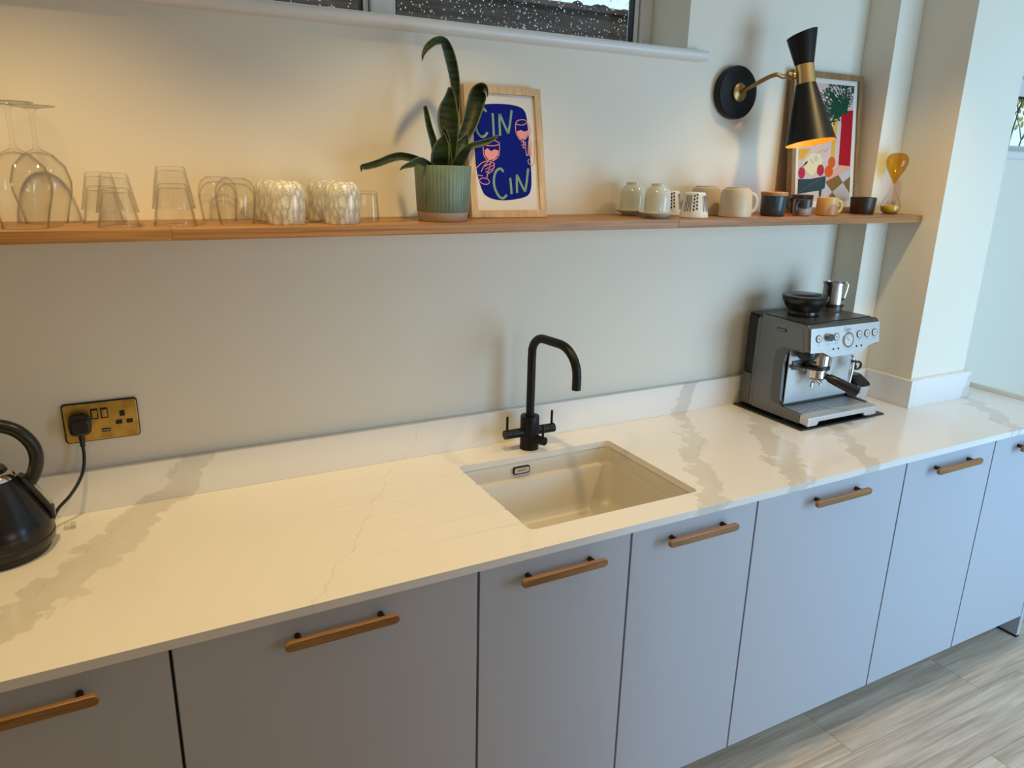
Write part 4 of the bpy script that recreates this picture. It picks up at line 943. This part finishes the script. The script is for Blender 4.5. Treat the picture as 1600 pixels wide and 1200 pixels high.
# water tank at the back
tk = obj('water_tank', bx(x0 + .004, x1 - .004, -.074, -.034, 1.035, 1.236), SMOKE, m, bevel=.006)
obj('tank_base', bx(x0 + .002, x1 - .002, -.0745, -.032, zb, 1.0345), P('dark_steel', (.16, .15, .14), .4, .8), m, bevel=.004)
obj('tank_lid', bx(x0 + .006, x1 - .006, -.092, -.036, 1.2365, 1.243), BLACKP, tk, bevel=.002)
# head
hd = obj('head', yz([(-.094, 1.160), (-.215, 1.157), (-.296, 1.157), (-.302, 1.165), (-.292, 1.236), (-.284, 1.2445), (-.094, 1.2445)], x0, x1), STEEL, m, bevel=.006, bseg=3)
obj('top_tray', bx(x0 + .014, x1 - .014, -.268, -.098, 1.2447, 1.2475), P('dark_top', (.10, .095, .09), .35, .6), m, bevel=.001)
pdir = Vector((0, -.010, -.071)).normalized(); pn = Vector((0, -.071, .010)).normalized(); pux = Vector((1, 0, 0))
def FP(a, b_, d_=0):       # a along x from the left, b_ down the slanted front from its top edge
    return Vector((x0, -.2925, 1.236)) + pux * a + pdir * b_ + pn * d_
pw = x1 - x0
poly = [(.004, .002), (pw - .004, .002), (pw - .003, .070), (pw - .055, .078), (pw - .095, .100), (.098, .100), (.060, .082), (.003, .080)]
bm = B(); plate(bm, FP, poly, .0006, .0042); cp = obj('control_panel', bm, STEELH, m, bevel=.0015)
bm = B(); plate(bm, FP, [(.055, .078), (pw - .05, .078), (pw - .095, .100), (.098, .100)], -.03, .0002); obj('panel_chin', bm, STEEL, m)
def dial(a, b_, r, name, mt, hgt=.0025, ring=CHROME):
    bm = B(); cyl(bm, FP(a, b_, .0043), FP(a, b_, .0043 + hgt), r, seg=28); k = obj(name, bm, ring, cp, smooth=True)
    bm = B(); cyl(bm, FP(a, b_, .0043 + hgt), FP(a, b_, .0046 + hgt), r * .82, seg=28); obj(name + '_face', bm, mt, cp, smooth=True)
WFACE = P('dial_face', (.66, .66, .64), .35)
for a in (.036, .117, .226, .263, .300): dial(a, .036, .0122, 'button', WFACE, ring=P('button_ring', (.12, .12, .12), .3, .8) if a == .036 else bpy.data.materials['button_ring'])
bm = B(); cyl(bm, FP(.077, .034, .0043), FP(.077, .034, .020), .0125, .0115, 28); obj('grind_knob', bm, P('knob_steel', (.25, .24, .22), .25, 1.0), cp, smooth=True)
dial(.172, .050, .0245, 'pressure_gauge', WFACE, .004)
bm = B()
for k in range(9):
    a = math.radians(-40 + 27 * k); 
    p, q = (.172 + .014 * math.cos(a), .050 - .014 * math.sin(a)), (.172 + .018 * math.cos(a), .050 - .018 * math.sin(a)); stroke(bm, FP, [p, q], .0012, .0092, 0, False)
stroke(bm, FP, [(.172, .052), (.163, .040)], .0016, .0093, 0, False); obj('gauge_marks', bm, INK, cp)
bm = B()
for a in (.036, .117, .226, .263, .300):
    stroke(bm, FP, [(a - .004, .036), (a + .004, .036)], .0014, .0074, 0, False); stroke(bm, FP, [(a, .033), (a, .040)], .0012, .0075, 0, False)
for a in (.036, .077, .117, .226, .263, .300): stroke(bm, FP, [(a - .006, .056 if a < .2 else .053), (a + .006, .056 if a < .2 else .053)], .0010, .0045, 0, False)
obj('button_marks', bm, INK, cp)
for a in (.105, .128, .215, .238):
    bm = B(); cyl(bm, FP(a, .074, .0042), FP(a, .074, .0052), .0034, seg=14); obj('indicator', bm, BLACKP, cp)
Mt = Matrix.Translation(FP(.170, .0155, .0044)) @ Matrix(((1, 0, 0, 0), (0, -pdir.y, pn.y, 0), (0, -pdir.z, pn.z, 0), (0, 0, 0, 1)))
obj('lettering', text_bm('Sage', .019, Mt), P('grey_print', (.30, .30, .30), .5), cp)
# grind size window on the left cheek
gw = obj('grind_size_slot', yz([(-.168, 1.206), (-.206, 1.206), (-.206, 1.216), (-.168, 1.216)], x0 - .0022, x0 - .0008), BLACKP, m)
obj('slot_wheel', yz([(-.172, 1.208), (-.202, 1.208), (-.202, 1.214), (-.172, 1.214)], x0 - .0032, x0 - .0021), STEEL, gw)
# grinder outlet and cradle
bm = B(); lathe(bm, [(0, 0), (.030, 0), (.033, -.012), (.030, -.030), (.022, -.036), (0, -.036)], (1.944, -.250, 1.157), 28); gr = obj('grinder_outlet', bm, BLACKP, m, smooth=True)
bm = B()
for s in (-1, 1): box(bm, 1.944 + s * .034 - .004, 1.944 + s * .034 + .004, -.275, -.216, 1.088, 1.100)
box(bm, 1.915, 1.973, -.225, -.2165, 1.080, 1.110); obj('cradle', bm, STEEL, m, bevel=.002)
# group head
gx, gy = 2.005, -.252
bm = B(); lathe(bm, [(0, 0), (.040, 0), (.040, -.012), (.036, -.016), (.036, -.056), (0, -.056)], (gx, gy, 1.157), 40); obj('group_head', bm, CHROME, m, smooth=True)
pf = Vector((gx - .012, gy - .002, 1.078))
bm = B(); lathe(bm, [(0, .022), (.034, .022), (.0365, .020), (.0365, .006), (.033, .004), (.033, -.018), (.026, -.026), (0, -.027)], pf, 40); pfo = obj('portafilter', bm, CHROME, m, smooth=True)
bm = B(); lathe(bm, [(.0366, .008), (.040, .009), (.040, .019), (.0366, .020)], pf, 40, True); obj('collar', bm, BLACKP, pfo, smooth=True)
bm = B()
for s in (-1, 1): tube(bm, catmull([pf + Vector((0, 0, -.024)), pf + Vector((s * .010, -.002, -.036)), pf + Vector((s * .020, -.004, -.042)), pf + Vector((s * .022, -.004, -.052))], 4), .0065, 12)
obj('twin_spout', bm, CHROME, pfo, smooth=True)
ha = pf + Vector((.008, -.022, -.010)); hb = Vector((2.070, -.362, 1.024))
hd_ = (hb - ha)
bm = B(); lathe(bm, [(0, 0), (.009, 0), (.010, .016), (.0135, .020), (.0155, .05), (.0165, .10), (.0165, hd_.length), (0, hd_.length)], ha, 24, M=align(hd_)); obj('handle', bm, BLACKP, pfo, smooth=True)
bm = B(); cyl(bm, hb - hd_.normalized() * .001, hb + hd_.normalized() * .004, .0160, .0150, 24); obj('handle_cap', bm, CHROME, pfo, smooth=True)
# steam wand
bm = B(); cyl(bm, (2.155, -.25, 1.157), (2.155, -.25, 1.118), .014, .012, 20); st_ = obj('steam_joint', bm, CHROME, m, smooth=True)
bm = B(); tube(bm, catmull([(2.155, -.25, 1.122), (2.158, -.262, 1.10), (2.150, -.268, 1.06), (2.140, -.272, 1.03), (2.134, -.276, 1.005)], 5), .0048, 12); obj('wand', bm, CHROME, st_, smooth=True)
bm = B(); tube(bm, [Vector((2.182, -.262, 1.078)) + Vector((.013 * math.cos(a), -.004 * math.cos(a), .013 * math.sin(a))) for a in [2 * PI * k / 20 for k in range(20)]], .0042, 10, closed=True); tube(bm, [(2.158, -.262, 1.10), (2.162, -.262, 1.082), (2.170, -.262, 1.074)], .008, 10); obj('wand_grip', bm, BLACKP, st_, smooth=True)
# drip tray
fr = [(x0, zb + .004), (x0 + .045, zb + .004), (x0 + .052, zb + .016), (x1 - .062, zb + .016), (x1 - .055, zb + .004), (x1, zb + .004), (x1, .957), (x0, .957)]
bm = B(); prism(bm, fr, lambda a, b_: (a, -.3005, b_ - .001), lambda a, b_: (a, -.336, b_ - .004)); tr = obj('drip_tray', bm, STEELH, m, bevel=.004, bseg=3)
obj('tray_well', bx(x0 + .013, x1 - .013, -.3003, -.219, .935, .952), BLACKP, m)
bm = B(); gx0, gx1 = x0 + .016, x1 - .016
box(bm, gx0, gx1, -.223, -.2195, .9525, .9545); box(bm, gx0, gx1, -.300, -.296, .9525, .9545)
for x in (gx0, gx0 + .14, gx1 - .006): box(bm, x, x + .006, -.300, -.2195, .9525, .9544)
for k in range(7): box(bm, gx0, gx1, -.2345 - k * .0098, -.2300 - k * .0098, .9525, .9541)
obj('drip_grate', bm, STEELH, m)
# hopper
hc = (1.998, -.165, 1.2477)
bm = B(); lathe(bm, [(0, 0), (.050, 0), (.052, .010), (.050, .016), (.060, .030), (.0705, .048), (.0725, .060), (0, .060)], hc, 48); hop = obj('bean_hopper', bm, SMOKE, m, smooth=True)
bm = B(); lathe(bm, [(0, .0603), (.0725, .0603), (.0745, .063), (.073, .0665), (.060, .069), (.050, .0675), (.046, .0705), (0, .0715)], hc, 48); obj('hopper_lid', bm, BLACKP, hop, smooth=True)
# milk jug on top
jc = (2.152, -.150, 1.2479)
j = thing('milk_jug', jc, 'small steel milk jug with a black band standing on the espresso machine', 'jug')
bm = B(); lathe(bm, [(0, 0), (.036, 0), (.0375, .003), (.0365, .04), (.0345, .085), (.0355, .098), (.0345, .098), (.0335, .085), (.0355, .04), (.036, .006), (0, .004)], jc, 44)
for v in bm.verts:
    p = v.co - Vector(jc)
    if p.z > .08 and p.x < -.028: v.co += Vector((-.008, 0, .004)) * ((p.z - .08) / .018)
JUGS = brushed('jug_steel', (.60, .58, .55), .25, (30, 30, 30))
jb = obj('body', bm, JUGS, j, smooth=True)
bm = B(); lathe(bm, [(.0372, .016), (.0378, .0165), (.0376, .0265), (.0370, .027)], jc, 44); obj('black_band', bm, BLACKP, j, smooth=True)
bm = B(); tube(bm, catmull([Vector(jc) + Vector(p) for p in ((.034, -.004, .090), (.050, -.006, .094), (.058, -.007, .088), (.056, -.007, .070), (.050, -.006, .045), (.046, -.0055, .034))], 5), .0042, 10, sy=1.6); obj('handle', bm, JUGS, j, smooth=True)
dd = Vector((-.70, -.71, 0)).normalized()
Mj = Matrix.Translation(Vector(jc) + Vector((.18, -.98, 0)).normalized() * .0366 + Vector((0, 0, .046))) @ Matrix.Rotation(math.radians(10), 4, 'Z') @ Matrix.Rotation(PI / 2, 4, 'X')
obj('lettering', text_bm('sage', .012, Mj), INK, j)
# knock box beside the machine
kc = (2.262, -.18, mz)
kb = thing('knock_box', kc, 'small steel knock box with black sloping top, right of the espresso machine', 'box')
def ring(x_a, x_b, y_a, y_b, z, r=.008): return [(a, b_, z) for a, b_ in rrect(x_a, x_b, y_a, y_b, r)]
obj('bin', loft([ring(2.226, 2.284, -.238, -.120, mz), ring(2.222, 2.292, -.246, -.115, mz + .072)]), STEELH, kb, bevel=.001)
obj('top', loft([ring(2.221, 2.293, -.247, -.114, mz + .0722), ring(2.222, 2.292, -.246, -.115, mz + .082), ring(2.228, 2.286, -.215, -.125, mz + .108, .02)]), BLACKP, kb, bevel=.003, smooth=True)
